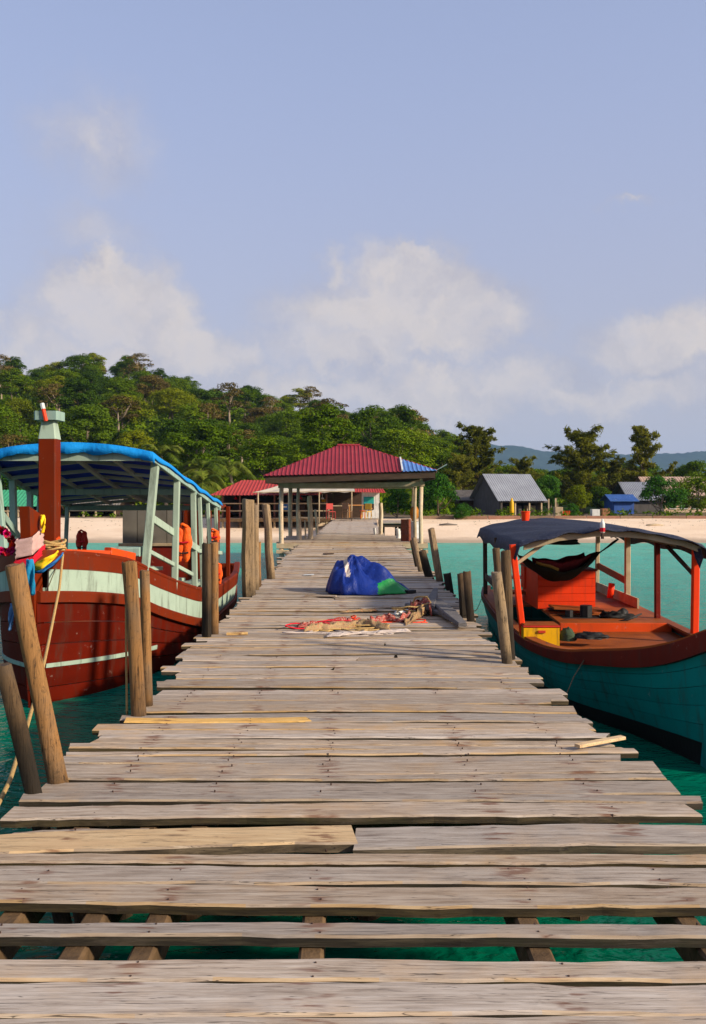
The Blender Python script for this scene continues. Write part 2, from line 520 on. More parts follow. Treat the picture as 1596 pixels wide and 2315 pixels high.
ROPE_D = simple('dark_rope', (.16, .13, .07), (.07, .06, .04), 40, .85, .15, .7, dist=.01)
LIFE = simple('life_jacket_orange', (.95, .13, .008), (.70, .06, .005), 9, .65, .25, .5, dist=.02)
LIFE_D = simple('life_jacket_red', (.55, .03, .01), (.3, .012, .006), 9, .65, .25, .5, dist=.02)
ROOF_RED = simple('red_corrugated_sheet', (.285, .030, .042), (.205, .021, .030), 1.1, .65, .15, .15, wear=(.24, .07, .05), wearamt=.60, var=.03)
ROOF_RED2 = simple('faded_red_roof', (.40, .048, .04), (.31, .035, .03), 1.2, .7, .15, .15, wear=(.33, .10, .08), wearamt=.62, var=.03)
ROOF_BLUE = simple('blue_corrugated_sheet', (.10, .24, .56), (.07, .17, .42), 2, .5, .4, .15, wear=(.6, .62, .6), wearamt=.6)
ROOF_GREY = simple('grey_corrugated_iron', (.31, .32, .34), (.23, .235, .25), 1.3, .5, .4, .15, metal=.2, wear=(.26, .19, .15), wearamt=.70)
ROOF_GREEN = simple('green_roof_sheet', (.05, .36, .17), (.04, .26, .12), 2, .5, .4, .15)
DARKWOOD = simple('dark_timber', (.075, .045, .028), (.035, .022, .014), 3, .8, .2, .3, (1, 1, 4))
TANWOOD = simple('pale_timber', (.50, .39, .25), (.32, .23, .13), 4, .8, .2, .35, (1, 1, 1))
HUTWALL = simple('weathered_board_wall', (.13, .115, .11), (.075, .065, .06), 2, .8, .2, .3, (5, 5, .6))
PINKWALL = simple('pink_plaster', (.60, .42, .29), (.50, .33, .22), 1.5, .85, .2, .15)
BLUEWALL = paint('blue_painted_wall', (.02, .09, .36), .6)
RUST = simple('rusty_steel', (.24, .055, .022), (.12, .028, .014), 6, .75, .3, .4, wear=(.34, .15, .07), wearamt=.6)
GALV = simple('pale_plastic_drum', (.55, .52, .50), (.42, .40, .39), 4, .55, .35, .2)
TARPB = simple('royal_blue_tarp', (.005, .026, .21), (.004, .018, .15), 5, .42, .30, .5, dist=.02, wear=(.03, .09, .48), wearamt=.64, var=0)
TARPG = simple('green_tarp', (.005, .27, .05), (.004, .19, .035), 5, .45, .4, .4, dist=.02, var=0)
PALE_CLOTH = simple('pale_cloth', (.62, .52, .45), (.45, .36, .30), 7, .85, .15, .5, dist=.02)
RED_CLOTH = simple('faded_red_netting', (.46, .06, .045), (.27, .035, .03), 22, .9, .1, .8, dist=.02, wear=(.55, .38, .28), wearamt=.50)
TAN_CLOTH = simple('tan_sacking', (.42, .28, .14), (.26, .17, .08), 14, .9, .1, .8, dist=.02, wear=(.48, .10, .07), wearamt=.55)
PINK_W = simple('pink_white_sash', (.52, .33, .29), (.42, .25, .22), 8, .8, .2, .3)
RED_S = simple('red_sash', (.66, .012, .03), (.45, .01, .02), 8, .75, .2, .3)
YEL_S = simple('yellow_sash', (.82, .52, .01), (.65, .36, .01), 8, .75, .2, .3)
BLUE_S = simple('blue_sash', (.02, .16, .42), (.015, .08, .28), 8, .75, .2, .3)
MAGENTA = simple('magenta_petals', (.75, .015, .19), (.5, .01, .12), 12, .8, .1, .5)
SKIN_GREEN = simple('olive_sack', (.06, .085, .045), (.03, .045, .025), 9, .85, .15, .6, dist=.02)
HAMM = simple('dark_hammock_net', (.022, .024, .014), (.012, .013, .009), 20, .9, .1, .6)
HAMMR = simple('red_patterned_blanket', (.22, .02, .02), (.09, .01, .012), 18, .9, .1, .4, wear=(.45, .30, .25), wearamt=.66)
POSTER = simple('blue_green_poster', (.01, .22, .36), (.02, .30, .10), 3, .6, .3, 0)


def translucent(m, amt):
    nt = m.node_tree; b = nt.nodes['Principled BSDF']; tr = nt.nodes.new('ShaderNodeBsdfTranslucent'); mx = nt.nodes.new('ShaderNodeMixShader')
    nt.links.new(b.inputs['Base Color'].links[0].from_socket, tr.inputs[0]); mx.inputs[0].default_value = amt
    nt.links.new(b.outputs[0], mx.inputs[1]); nt.links.new(tr.outputs[0], mx.inputs[2]); nt.links.new(mx.outputs[0], nt.nodes['Material Output'].inputs[0])


translucent(TARP_BLUE, .30); translucent(UNDER_BLUE, .55); translucent(HAMM, .2)


def sand_mat():
    m, nt, b, N, L = nodes('sand')
    geo = N('ShaderNodeNewGeometry')
    n1 = noise(nt, geo.outputs['Position'], .5, 6, .6); n2 = noise(nt, geo.outputs['Position'], 6, 5, .6)
    col = ramp(nt, n1, [(.3, (.74, .54, .36)), (.7, (.84, .65, .46))])
    sp = N('ShaderNodeSeparateXYZ'); L(geo.outputs['Position'], sp.inputs[0])
    zz = mth(nt, 'ADD', sp.outputs[2], mth(nt, 'MULTIPLY', mth(nt, 'SUBTRACT', n1, .5), .12))
    col = mixc(nt, smooth(nt, zz, .16, .03), col, (.42, .31, .21))         # wet strip at the water's edge
    # soil and litter inland
    soil = ramp(nt, n2, [(.35, (.10, .07, .04)), (.65, (.22, .16, .10))])
    yy = mth(nt, 'ADD', sp.outputs[1], mth(nt, 'MULTIPLY', mth(nt, 'SUBTRACT', n1, .5), 6))
    col = mixc(nt, smooth(nt, yy, 58.5, 61), col, soil)
    L(col, b.inputs['Base Color']); b.inputs['Roughness'].default_value = .95; b.inputs['Specular IOR Level'].default_value = .1
    bump(nt, b, n2, .6, .06)
    return m


def hill_mat():
    m, nt, b, N, L = nodes('forest_floor')
    geo = N('ShaderNodeNewGeometry')
    n1 = noise(nt, geo.outputs['Position'], .25, 6, .65)
    L(ramp(nt, n1, [(.3, (.02, .04, .012)), (.55, (.04, .07, .018)), (.75, (.09, .07, .03))]), b.inputs['Base Color'])
    b.inputs['Roughness'].default_value = .95; b.inputs['Specular IOR Level'].default_value = .05
    bump(nt, b, n1, 1, 1.0)
    return m


def water_mat():
    m, nt, b, N, L = nodes('sea_water')
    geo = N('ShaderNodeNewGeometry'); sp = N('ShaderNodeSeparateXYZ'); L(geo.outputs['Position'], sp.inputs[0])
    big = noise(nt, geo.outputs['Position'], .12, 4, .6)
    yy = mth(nt, 'ADD', sp.outputs[1], mth(nt, 'MULTIPLY', mth(nt, 'SUBTRACT', big, .5), 14))
    dn = N('ShaderNodeMapRange'); dn.inputs['From Min'].default_value = 2; dn.inputs['From Max'].default_value = 46
    L(yy, dn.inputs['Value'])
    # the shallower over the sand, the paler
    col = ramp(nt, dn.outputs[0], [(0, (.000, .095, .048)), (.16, (.000, .115, .066)), (.40, (.004, .25, .19)), (.72, (.022, .37, .29)), (.92, (.07, .42, .31)), (1, (.20, .45, .31))])
    pat = noise(nt, geo.outputs['Position'], .8, 4, .6)
    col = mixc(nt, mth(nt, 'MULTIPLY', smooth(nt, pat, .45, .65), .35), col, mixc(nt, .5, col, (.002, .07, .06)))
    L(col, b.inputs['Base Color'])
    b.inputs['Roughness'].default_value = .9
    b.inputs['IOR'].default_value = 1.33
    b.inputs['Specular IOR Level'].default_value = 0
    mp = N('ShaderNodeMapping'); mp.inputs['Scale'].default_value = (1, 1.7, 1); mp.inputs['Rotation'].default_value = (0, 0, .3)
    L(geo.outputs['Position'], mp.inputs['Vector'])
    w1 = noise(nt, mp.outputs[0], 2.2, 3, .55, .6); w2 = noise(nt, mp.outputs[0], 7.5, 3, .5, .5)
    h = mth(nt, 'ADD', mth(nt, 'MULTIPLY', w1, .75), mth(nt, 'MULTIPLY', w2, .25))
    bump(nt, b, h, .65, .14)
    gl = N('ShaderNodeBsdfGlossy'); gl.inputs['Roughness'].default_value = .07
    L(b.inputs['Normal'].links[0].from_socket, gl.inputs['Normal'])
    fr = N('ShaderNodeFresnel'); fr.inputs['IOR'].default_value = 1.33; L(b.inputs['Normal'].links[0].from_socket, fr.inputs['Normal'])
    mx = N('ShaderNodeMixShader'); L(mth(nt, 'MULTIPLY', fr.outputs[0], .52), mx.inputs[0])
    L(b.outputs[0], mx.inputs[1]); L(gl.outputs[0], mx.inputs[2]); L(mx.outputs[0], nt.nodes['Material Output'].inputs[0])
    return m


def leaf_mat(name, ca, cb, cc, trans=.3):
    m, nt, b, N, L = nodes(name)
    geo = N('ShaderNodeNewGeometry')
    oi = N('ShaderNodeObjectInfo')
    n1 = noise(nt, geo.outputs['Position'], .55, 4, .6)
    rp = geo.outputs['Random Per Island']
    f = mth(nt, 'ADD', mth(nt, 'MULTIPLY', n1, .45), mth(nt, 'ADD', mth(nt, 'MULTIPLY', rp, .35), mth(nt, 'MULTIPLY', oi.outputs['Random'], .35)))
    col = ramp(nt, f, [(.28, ca), (.58, cb), (.88, cc)])
    L(col, b.inputs['Base Color'])
    b.inputs['Roughness'].default_value = .7; b.inputs['Specular IOR Level'].default_value = .06
    tr = N('ShaderNodeBsdfTranslucent'); L(col, tr.inputs[0])
    mx = N('ShaderNodeMixShader'); mx.inputs[0].default_value = trans
    L(b.outputs[0], mx.inputs[1]); L(tr.outputs[0], mx.inputs[2])
    L(mx.outputs[0], nt.nodes['Material Output'].inputs[0])
    return m


LEAF_D = leaf_mat('leaves_dark_green', (0.025, 0.055, 0.0021), (0.058, 0.111, 0.0042), (0.124, 0.189, 0.0073))
LEAF_M = leaf_mat('leaves_mid_green', (.044, .086, .0015), (.100, .168, .003), (.185, .240, .006))
LEAF_Y = leaf_mat('leaves_yellow_green', (0.083, 0.114, 0.0019), (0.184, 0.216, 0.0038), (0.293, 0.282, 0.0077))
LEAF_B = leaf_mat('leaves_olive_brown', (0.070, 0.054, 0.0115), (0.134, 0.096, 0.0230), (0.216, 0.150, 0.0432), .2)
LEAF_V = leaf_mat('leaves_vivid_green', (.02, .075, .006), (.045, .14, .010), (.10, .21, .018))
LEAF_C = leaf_mat('casuarina_needles', (.080, .088, .006), (.165, .17, .013), (.27, .25, .035), .5)
LEAF_P = leaf_mat('palm_leaf', (.045, .075, .008), (.11, .15, .014), (.20, .21, .03), .3)
BARK = simple('bark', (.22, .17, .12), (.10, .075, .05), 4, .9, .1, .5, (1, 1, .4), dist=.05)
BARK_P = simple('pale_bark', (.36, .28, .20), (.2, .15, .1), 4, .9, .1, .5, (1, 1, .4), dist=.05)

# ------------------------------------------------------------------ setting: terrain, sea
RIDGE = [(-260, 22), (-150, 25), (-74, 24), (-48, 24.5), (-32, 19), (-13, 16), (7, 14.5), (19, 9.0), (25, 4.6), (31, 1.2), (42, .6), (70, .5), (400, .4)]


def sstep(x, a, b):
    t = min(1, max(0, (x - a) / (b - a))); return t * t * (3 - 2 * t)


def ground_z(x, y):
    base = interp([(-200, -3.2), (20, -2.2), (40, -.45), (44.4, 0), (48, .13), (52, .32), (56, .70), (59, .84), (66, .92), (5000, 1.2)], y)[0]
    r = interp(RIDGE, x * 190 / max(y, 60) if y < 190 else x)[0]
    s = min(1, max(0, (y - 68) / 122)); s = s * .55 + .45 * s * s * (3 - 2 * s)
    back = 1 - .5 * sstep(y, 200, 330)
    n = mnoise.noise(Vector((x * .05, y * .05, 3))) * 1.6 * s * min(1, r / 8)
    fine = mnoise.noise(Vector((x * .45, y * .45, 1))) * .06 * sstep(y, 46, 52)
    return base + r * s * back + n + fine


mb = MB()
xs = sorted(set([-4400, -2600, -1500, -800, -450, -300] + list(range(-220, 221, 4)) + [260, 320, 450, 800, 1500, 2600, 4400]))
ys = [-3000, -300, -60, 0, 20, 36, 41, 43, 44] + [44.4 + i * .8 for i in range(1, 21)] + list(range(62, 130, 3)) + list(range(130, 340, 6)) + [360, 420, 520, 700, 1000, 1500, 2600, 3700]
k = len(ys)
for x in xs:
    for y in ys: mb.v.append(Vector((x, y, ground_z(x, y) if y < 800 else 1.2)))
SAND = sand_mat(); HILLM = hill_mat()
for i in range(len(xs) - 1):
    for j in range(k - 1):
        a = i * k + j
        cy = (ys[j] + ys[j+1]) / 2
        mb.face((a, a + k, a + k + 1, a + 1), 1 if cy > 70 else 0)
g = mb.build('ground', [SAND, HILLM], smooth=True); g['kind'] = 'structure'

mb = MB()
mb.poly([(-4400, -3000, 0), (4400, -3000, 0), (4400, 60, 0), (-4400, 60, 0)])
o = mb.build('sea', water_mat()); o['kind'] = 'structure'

# distant ridge across the bay
mb = MB()


def ridge_fn(u, v):
    x = -1800 + 6000 * u; y = 2600 + 1000 * v
    top = 148 + 18 * math.sin(x * .002 + 1) + 14 * math.sin(x * .0055) + 18 * sstep(x, 1000, 2000)
    prof = math.sin(min(1, v * 2.0) * math.pi / 2) if v < .5 else math.cos((v - .5) * math.pi)
    n = mnoise.noise(Vector((x * .01, y * .01, 0))) * 10 + mnoise.noise(Vector((x * .045, y * .045, 5))) * 6.4
    return (x, y, -1 + max(0, prof) * (top + n))


mb.grid(ridge_fn, 520, 22)
m, nt, b, N, L = nodes('far_forest')
geo = N('ShaderNodeNewGeometry')
L(ramp(nt, noise(nt, geo.outputs['Position'], .03, 6, .7), [(.35, (.010, .022, .012)), (.65, (.025, .045, .02))]), b.inputs['Base Color'])
b.inputs['Roughness'].default_value = 1; b.inputs['Specular IOR Level'].default_value = 0
o = mb.build('distant_hills', m, smooth=True); o['kind'] = 'structure'

# ------------------------------------------------------------------ trees


def leaves(name, clumps, per, size, mat, seed, droop=0.0, long=1.0, up=.35, shell=.55):
    """many small leaf faces on the outside of uneven clumps"""
    r = np.random.default_rng(seed); V = []
    for (c, rad) in clumps:
        n = max(6, int(per * r.uniform(.7, 1.3)))
        d = r.normal(size=(n, 3)); d /= np.linalg.norm(d, axis=1)[:, None]
        d[:, 2] = np.where(d[:, 2] < -.35, -d[:, 2], d[:, 2])
        rr = shell + (1 - shell) * r.random(n)
        p = np.array(c) + d * np.array(rad) * rr[:, None]
        nm = d * .8 + r.normal(size=(n, 3)) * .45 + np.array([0, 0, up]); nm /= np.linalg.norm(nm, axis=1)[:, None]
        t = np.cross(nm, r.normal(size=(n, 3))); t /= np.linalg.norm(t, axis=1)[:, None]
        if droop:
            t = t * (1 - droop) + np.array([0, 0, -1]) * droop; t /= np.linalg.norm(t, axis=1)[:, None]
        bb = np.cross(nm, t); bb /= np.linalg.norm(bb, axis=1)[:, None] + 1e-9
        s = size * r.uniform(.6, 1.4, n)[:, None]
        a = t * s * long; w = bb * s * .55
        V.append(np.stack([p - a, p - a * .1 + w, p + a, p - a * .1 - w], 1).reshape(-1, 3))
    V = np.concatenate(V); nf = len(V) // 4
    me = bpy.data.meshes.new(name)
    me.vertices.add(len(V)); me.vertices.foreach_set('co', V.astype(np.float32).ravel())
    me.loops.add(nf * 4); me.loops.foreach_set('vertex_index', np.arange(nf * 4, dtype=np.int32))
    me.polygons.add(nf); me.polygons.foreach_set('loop_start', np.arange(0, nf * 4, 4, dtype=np.int32))
    me.update(calc_edges=True)
    me.materials.append(mat)
    return me


def link(me, name, parent=None, loc=(0, 0, 0)):
    o = bpy.data.objects.new(name, me); COL.objects.link(o); o.location = loc
    if parent is not None: o.parent = parent
    W[o] = Vector(loc) + (W[parent] if parent is not None else Vector())
    return o


def tree_meshes(key, h, cr, seed, nclump=16, per=55, leaf=.34, flat=.75, trunkr=.16, mat=LEAF_M, bark=BARK, low=.38):
    """broadleaf tree of height h and crown radius cr, base at the origin"""
    r = random.Random(seed); cl = []; tips = []
    cz = h * (1 + low) / 2; rz = h * (1 - low) / 2
    for i in range(nclump):
        a = r.uniform(0, 6.283); q = r.uniform(-.75, 1.0); rad = math.sqrt(max(.05, 1 - q * q)) * r.uniform(.35, 1.0)
        c = (math.cos(a) * rad * cr * .8, math.sin(a) * rad * cr * .8, cz + q * rz * .8)
        s = cr * r.uniform(.20, .44)
        cl.append((c, (s, s, s * flat))); tips.append(Vector(c))
    me = leaves(key + '_crown', cl, per, leaf, mat, seed)
    mb = MB()
    top = Vector((r.uniform(-.3, .3) * cr * .3, r.uniform(-.3, .3) * cr * .3, h * .8))
    mid = Vector((r.uniform(-.2, .2), r.uniform(-.2, .2), h * low))
    mb.tube([(0, 0, -.8), mid * .5, mid, top], [trunkr * 1.3, trunkr, trunkr * .8, trunkr * .25], 7, jit=.15, seed=seed)
    for t in r.sample(tips, min(6, len(tips))):
        st = mid.lerp(top, r.uniform(0, .5)); k_ = st.lerp(t, .5) + Vector((0, 0, -.1 * cr))
        mb.tube([st, k_, t], [trunkr * .5, trunkr * .35, trunkr * .12], 5)
    tm = bpy.data.meshes.new(key + '_trunk'); tm.from_pydata([tuple(p) for p in mb.v], [], mb.f); tm.materials.append(bark)
    tm.polygons.foreach_set('use_smooth', [True] * len(tm.polygons))
    return me, tm


def place_tree(meshes, name, label, loc, sc, rz, mat=None, group=None, cat='tree'):
    root = thing(name, label, cat, loc, group); root.rotation_euler = (0, 0, rz)
    root.scale = sc if isinstance(sc, (tuple, list)) else (sc, sc, sc)
    c = bpy.data.objects.new('crown', meshes[0]); COL.objects.link(c); c.parent = root
    if mat is not None:
        c.material_slots[0].link = 'OBJECT'; c.material_slots[0].material = mat
    t = bpy.data.objects.new('trunk', meshes[1]); COL.objects.link(t); t.parent = root
    return root


HV = [tree_meshes('hill%d' % i, h, cr, 100 + i, nc, 300, lf, fl, .17, low=lo) for i, (h, cr, nc, lf, fl, lo) in enumerate([
    (8.5, 3.6, 34, .125, .8, .25), (9.5, 3.2, 30, .125, .7, .35), (7.5, 4.0, 38, .13, .7, .22), (11, 3.0, 28, .125, .7, .42), (8, 3.4, 34, .12, .9, .22), (9, 4.2, 40, .13, .65, .32)])]
HB = tree_meshes('bare_hill', 11, 3.4, 77, 22, 90, .15, .55, .18, LEAF_B, BARK_P, .5)
HT = tree_meshes('tall_hill', 13.5, 2.6, 78, 14, 160, .16, .6, .18, LEAF_D, BARK_P, .62)
tr = random.Random(21)
mats = {'dark green': LEAF_D, 'mid green': LEAF_M, 'yellow-green': LEAF_Y, 'olive-brown': LEAF_B}
cells = []
y = 74.0
while y < 215:
    stepy = 7.4 + (y - 74) * .022
    half = (y * .405 + 6)
    x = -half
    while x < half:
        cells.append((x + tr.uniform(-2.4, 2.4), y + tr.uniform(-2.6, 2.6)))
        x += 7.2 + (y - 74) * .012
    y += stepy
nh = 0
for (x, y) in cells:
    r = interp(RIDGE, x * 190 / max(y, 60) if y < 190 else x)[0]
    px = CX + x / y * FD
    if r < 3.0: continue
    if px > 1000 and y < 84: continue
    if y > 196 and r < 4: continue
    q = tr.random()
    kindn = 'dark green' if q < .34 else 'mid green' if q < .70 else 'yellow-green' if q < .88 else 'olive-brown'
    z = ground_z(x, y) - .3
    crest = y > 172 and r > 4
    var = tr.choice(HV); nm = 'hillside_tree'
    if crest and tr.random() < .02: var = HT
    if kindn == 'olive-brown' and tr.random() < .6: var = HB
    s = tr.uniform(.62, .96)
    place = 'on the skyline of the forested hill' if crest else ('low on the forested hillside behind the huts' if y < 110 else 'midway up the forested hillside')
    size = 'small' if s < .73 else 'medium-sized' if s < .85 else 'large'
    zone = 'above the boat mast' if px < 180 else 'above the blue canopy' if px < 400 else 'above the palms' if px < 590 else 'left of the pavilion peak' if px < 780 else 'right of the pavilion peak' if px < 960 else 'at its right end'
    place = 'on the hill skyline' if crest else 'low on the hillside' if y < 105 else 'halfway up the hillside' if y < 140 else 'high on the hillside'
    form = 'pale-trunked ' if var in (HB, HT) else ''
    lab = '%s %s%s tree %s, %s' % (size, form, kindn, place, zone)
    place_tree(var, nm, lab, (x, y, z), (s * tr.uniform(1.0, 1.3), s * 1.1, s * tr.uniform(.68, .92)), tr.uniform(0, 6.28), mats[kindn], lab)
    nh += 1
print('hill trees', nh)

# undergrowth that nobody could count, filling the hillside between the trees
cl = []
for i in range(2300):
    y = tr.uniform(66, 205); x = tr.uniform(-.41, .41) * y
    r = interp(RIDGE, x * 190 / max(y, 60) if y < 190 else x)[0]
    if r < 2 and y < 100: continue
    if CX + x / y * FD > 1010 and y < 84: continue
    s = tr.uniform(1.0, 2.4)
    cl.append(((x, y, ground_z(x, y) + s * .3), (s * 1.2, s * 1.2, s)))
o = link(leaves('undergrowth', cl, 60, .26, LEAF_M, 5), 'hillside_undergrowth')
tag(o, 'dense green undergrowth between the trees of the hillside', 'undergrowth'); o['kind'] = 'stuff'

# low trees of the flat coast at the right, further and further back
flat = tree_meshes('flat0', 7.5, 3.6, 301, 28, 200, .15, .7, .16, low=.25)
flat2 = tree_meshes('flat1', 6.0, 3.2, 302, 26, 200, .15, .8, .15, low=.18)
for i in range(96):
    far = i % 3 == 0
    y = tr.uniform(82, 120) if not far else tr.uniform(125, 300)
    px = 1040 + ((i * 37) % 96 + tr.random()) / 96 * 660
    x = (px - CX) / FD * y
    kindn = tr.choice(['dark green', 'dark green', 'mid green', 'olive-brown', 'mid green'])
    place = 'in the far belt behind the beach' if far else 'in the belt close behind the right-hand huts'
    s = tr.uniform(.44, .68) if not far else tr.uniform(.6, .95)
    zone = 'left of the grey roofed hut' if px < 1100 else 'above the grey roofed hut' if px < 1240 else 'round the forked casuarina' if px < 1380 else 'above the blue shed' if px < 1470 else 'above the pink villa'
    lab = '%s bushy tree %s, %s' % (kindn, 'in the far belt' if far else 'just behind the huts', zone)
    place_tree(tr.choice([flat, flat2]), 'coastal_tree', lab, (x, y, ground_z(x, y) - .3), s, tr.uniform(0, 6.28), mats[kindn], lab)


def casuarina(key, h, cr, seed, dens=1.0, lean=0.0):
    r = random.Random(seed); mb = MB(); cl = []
    top = Vector((lean, 0, h))
    pts = [Vector((0, 0, -.5)), Vector((lean * .2 + r.uniform(-.15, .15), 0, h * .35)), Vector((lean * .55 + r.uniform(-.2, .2), r.uniform(-.2, .2), h * .7)), top]
    mb.tube(pts, [.2, .16, .09, .02], 7, jit=.1, seed=seed)
    nb = int(52 * dens)
    for i in range(nb):
        t = .12 + .86 * (i + r.random()) / nb
        st = pts[0].lerp(pts[1], t / .35) if t < .35 else pts[1].lerp(pts[2], (t - .35) / .35) if t < .7 else pts[2].lerp(pts[3], (t - .7) / .3)
        a = r.uniform(0, 6.283); ln = cr * (1.0 - .62 * t) * r.uniform(.35, 1.35)
        if r.random() < .15: ln *= 1.3
        tip = st + Vector((math.cos(a) * ln, math.sin(a) * ln, ln * r.uniform(.25, .8)))
        mb.tube([st, st.lerp(tip, .5) + Vector((0, 0, -.08 * ln)), tip], [.05, .03, .01], 4)
        for q in (.25, .4, .55, .7, .85, .97, 1.1):
            c = st.lerp(tip, q) + Vector((r.uniform(-.2, .2), r.uniform(-.2, .2), r.uniform(-.15, .15)))
            s = r.uniform(.20, .44) * (cr / 2.2)
            cl.append((tuple(c), (s, s, s * .9)))
    me = leaves(key + '_crown', cl, 46, .075, LEAF_C, seed, droop=.25, long=2.3, up=.4, shell=.1)
    tm = bpy.data.meshes.new(key + '_trunk'); tm.from_pydata([tuple(p) for p in mb.v], [], mb.f); tm.materials.append(BARK)
    return me, tm


def tree_at(meshes, name, label, px, Y, py_top, h, rz=0, mat=None, group=None, cat='tree', wid=1.0):
    x = (px - CX) / FD * Y; z0 = ground_z(x, Y) - .15
    ht = EYE + (HY - py_top) / FD * Y - z0
    s = ht / h
    return place_tree(meshes, name, label, (x, Y, z0), (s * wid, s * wid, s), rz, mat, group, cat)


CS = [casuarina('cas%d' % i, 6.5, cr, 400 + i, de, le) for i, (cr, de, le) in enumerate([(2.3, 1.15, .5), (2.6, 1.3, -.5), (2.2, .7, .25), (2.5, 1.1, .9)])]
tree_at(CS[0], 'casuarina_tree', 'tall feathery casuarina leaning right at the foot of the hill', 1072, 82, 972, 6.5, 0.4, wid=1.0)
tree_at(CS[1], 'casuarina_tree', 'broad casuarina with bushy forked top right of the grey roofed hut', 1315, 76, 988, 6.5, 1.9, wid=1.15)
tree_at(CS[2], 'casuarina_tree', 'thin wispy casuarina with spiky top between the hut and the pink villa', 1452, 80, 972, 6.5, 0, wid=.95)
tree_at(CS[3], 'casuarina_tree', 'olive casuarina just left of the grey roofed hut', 1040, 78, 1035, 6.5, 1.0, wid=1.1)
tree_at(CS[1], 'casuarina_tree', 'low olive casuarina directly behind the grey roofed hut', 1175, 88, 1045, 6.5, 3.0, wid=1.1)
tree_at(CS[3], 'casuarina_tree', 'low casuarina filling the gap right of the forked casuarina', 1385, 84, 1048, 6.5, 4.2, wid=1.2)

BU = [tree_meshes('bush%d' % i, 3.4, cr, 500 + i, 30, 260, .085, .85, .1, LEAF_V, low=.06) for i, cr in enumerate([2.0, 1.7, 2.3])]
tree_at(BU[0], 'leafy_bush', 'large bright green bush on the beach behind the pavilion posts', 985, 59, 1072, 3.4, 0, wid=.95, cat='bush')
tree_at(BU[1], 'leafy_bush', 'green bush behind the white hut, seen under the pavilion roof', 900, 60, 1098, 3.4, 2, wid=.9, cat='bush')
tree_at(BU[2], 'leafy_bush', 'small round bush beside the dark plank shed', 1042, 58.5, 1140, 3.4, 1, wid=1.0, cat='bush')
tree_at(BU[1], 'leafy_tree', 'deep green round tree at the right corner of the grey roofed hut', 1243, 72, 1078, 3.4, 3, LEAF_V, wid=.9)
tree_at(BU[0], 'leafy_tree', 'vivid green tree in front of the pink villa', 1497, 64, 1078, 3.4, 4, LEAF_V, wid=1.0)
tree_at(BU[2], 'leafy_tree', 'spreading green tree at the right edge before the pink villa', 1580, 68, 1080, 3.4, 5, LEAF_M, wid=1.1)
tree_at(BU[1], 'leafy_bush', 'dark bush left of the blue walled shed', 1352, 72, 1102, 3.4, 5, LEAF_D, wid=1.2, cat='bush')
tree_at(BU[0], 'leafy_bush', 'yellowish bush in the bare yard right of the hut', 1305, 70, 1098, 3.4, 2.5, LEAF_Y, wid=1.0, cat='bush')
tree_at(BU[2], 'leafy_bush', 'square clipped green hedge on a frame in the yard', 1292, 62, 1140, 3.4, 2.5, LEAF_V, wid=.8, cat='hedge')
tree_at(BU[1], 'leafy_tree', 'bright tree behind the green roofed hut at the left edge', 10, 66, 1062, 3.4, 2.5, LEAF_V, wid=1.2)


def palm(label, px, Y, py_top, seed, nf=15, size=2.6):
    r = random.Random(seed)
    x = (px - CX) / FD * Y; z0 = ground_z(x, Y) - .2
    hz = EYE + (HY - py_top) / FD * Y - size * .32
    root = thing('palm_tree', label, 'palm', (x, Y, z0), 'palms behind the restaurant')
    mb = MB()
    lean = r.uniform(-.6, .6)
    mb.tube([(x, Y, z0 - .3), (x + lean * .3, Y, z0 + (hz - z0) * .5), (x + lean, Y, hz)], [.17, .13, .10], 8, jit=.06, seed=seed)
    mb.build('trunk', BARK_P, root, True)
    hub = Vector((x + lean, Y, hz))
    for i in range(nf):
        a = i * 2.4 + r.uniform(-.2, .2); el = r.uniform(-.1, 1.25); ln = size * r.uniform(.8, 1.1)
        d = Vector((math.cos(a), math.sin(a), 0)); side = Vector((-d.y, d.x, 0))
        fb = MB(); pts = []
        for k_ in range(9):
            t = k_ / 8
            pts.append(hub + d * ln * t * math.cos(el) * (1 - .12 * t) + Vector((0, 0, ln * (t * math.sin(el) - t * t * (.55 + .25 * math.cos(el))))))
        fb.tube(pts, [.03 * (1 - t_ / 10) for t_ in range(9)], 3, cap=False)
        for k_ in range(26):
            t = .08 + .9 * k_ / 26; i0 = min(7, int(t * 8)); p = pts[i0].lerp(pts[i0 + 1], t * 8 - i0)
            tg = (pts[i0 + 1] - pts[i0]).normalized(); wl = ln * .30 * math.sin(math.pi * min(1, t * .85 + .12)) + .05
            for sg in (-1, 1):
                tip = p + side * sg * wl * .8 + tg * wl * .55 + Vector((0, 0, -wl * r.uniform(.15, .5)))
                w = tg * .05
                fb.poly([p - w, p + w, tip])
        fb.build('frond', LEAF_P, root)
    return root


palm('tallest palm with upright fronds left of the red restaurant roof', 378, 64, 1000, 1, 15, 3.0)
palm('palm with arching yellow-green fronds behind the restaurant eave', 440, 62, 1030, 2, 16, 2.8)
palm('palm with drooping fronds just left of the red pavilion roof', 530, 66, 1035, 3, 16, 2.8)
palm('low palm tucked against the restaurant roof corner', 470, 60, 1068, 4, 14, 2.2)
palm('palm behind the left boat canopy', 300, 68, 1040, 5, 15, 2.8)

# strip of beach-edge scrub along the top of the sand
cl = []
for i in range(120):
    y = tr.uniform(60, 66); x = tr.uniform(4, 32) if i % 3 else tr.uniform(-30, -4)
    s = tr.uniform(.15, .5); cl.append(((x, y, ground_z(x, y) + s * .3), (s * 1.4, s * 1.4, s)))
o = link(leaves('scrub', cl, 30, .10, LEAF_M, 9), 'beach_scrub'); tag(o, 'low green scrub along the top of the beach', 'scrub'); o['kind'] = 'stuff'


# ------------------------------------------------------------------ pier
pier = thing('pier', 'long weathered plank pier running from the foreground to the beach', 'pier', (-.1, 15, -1.0))


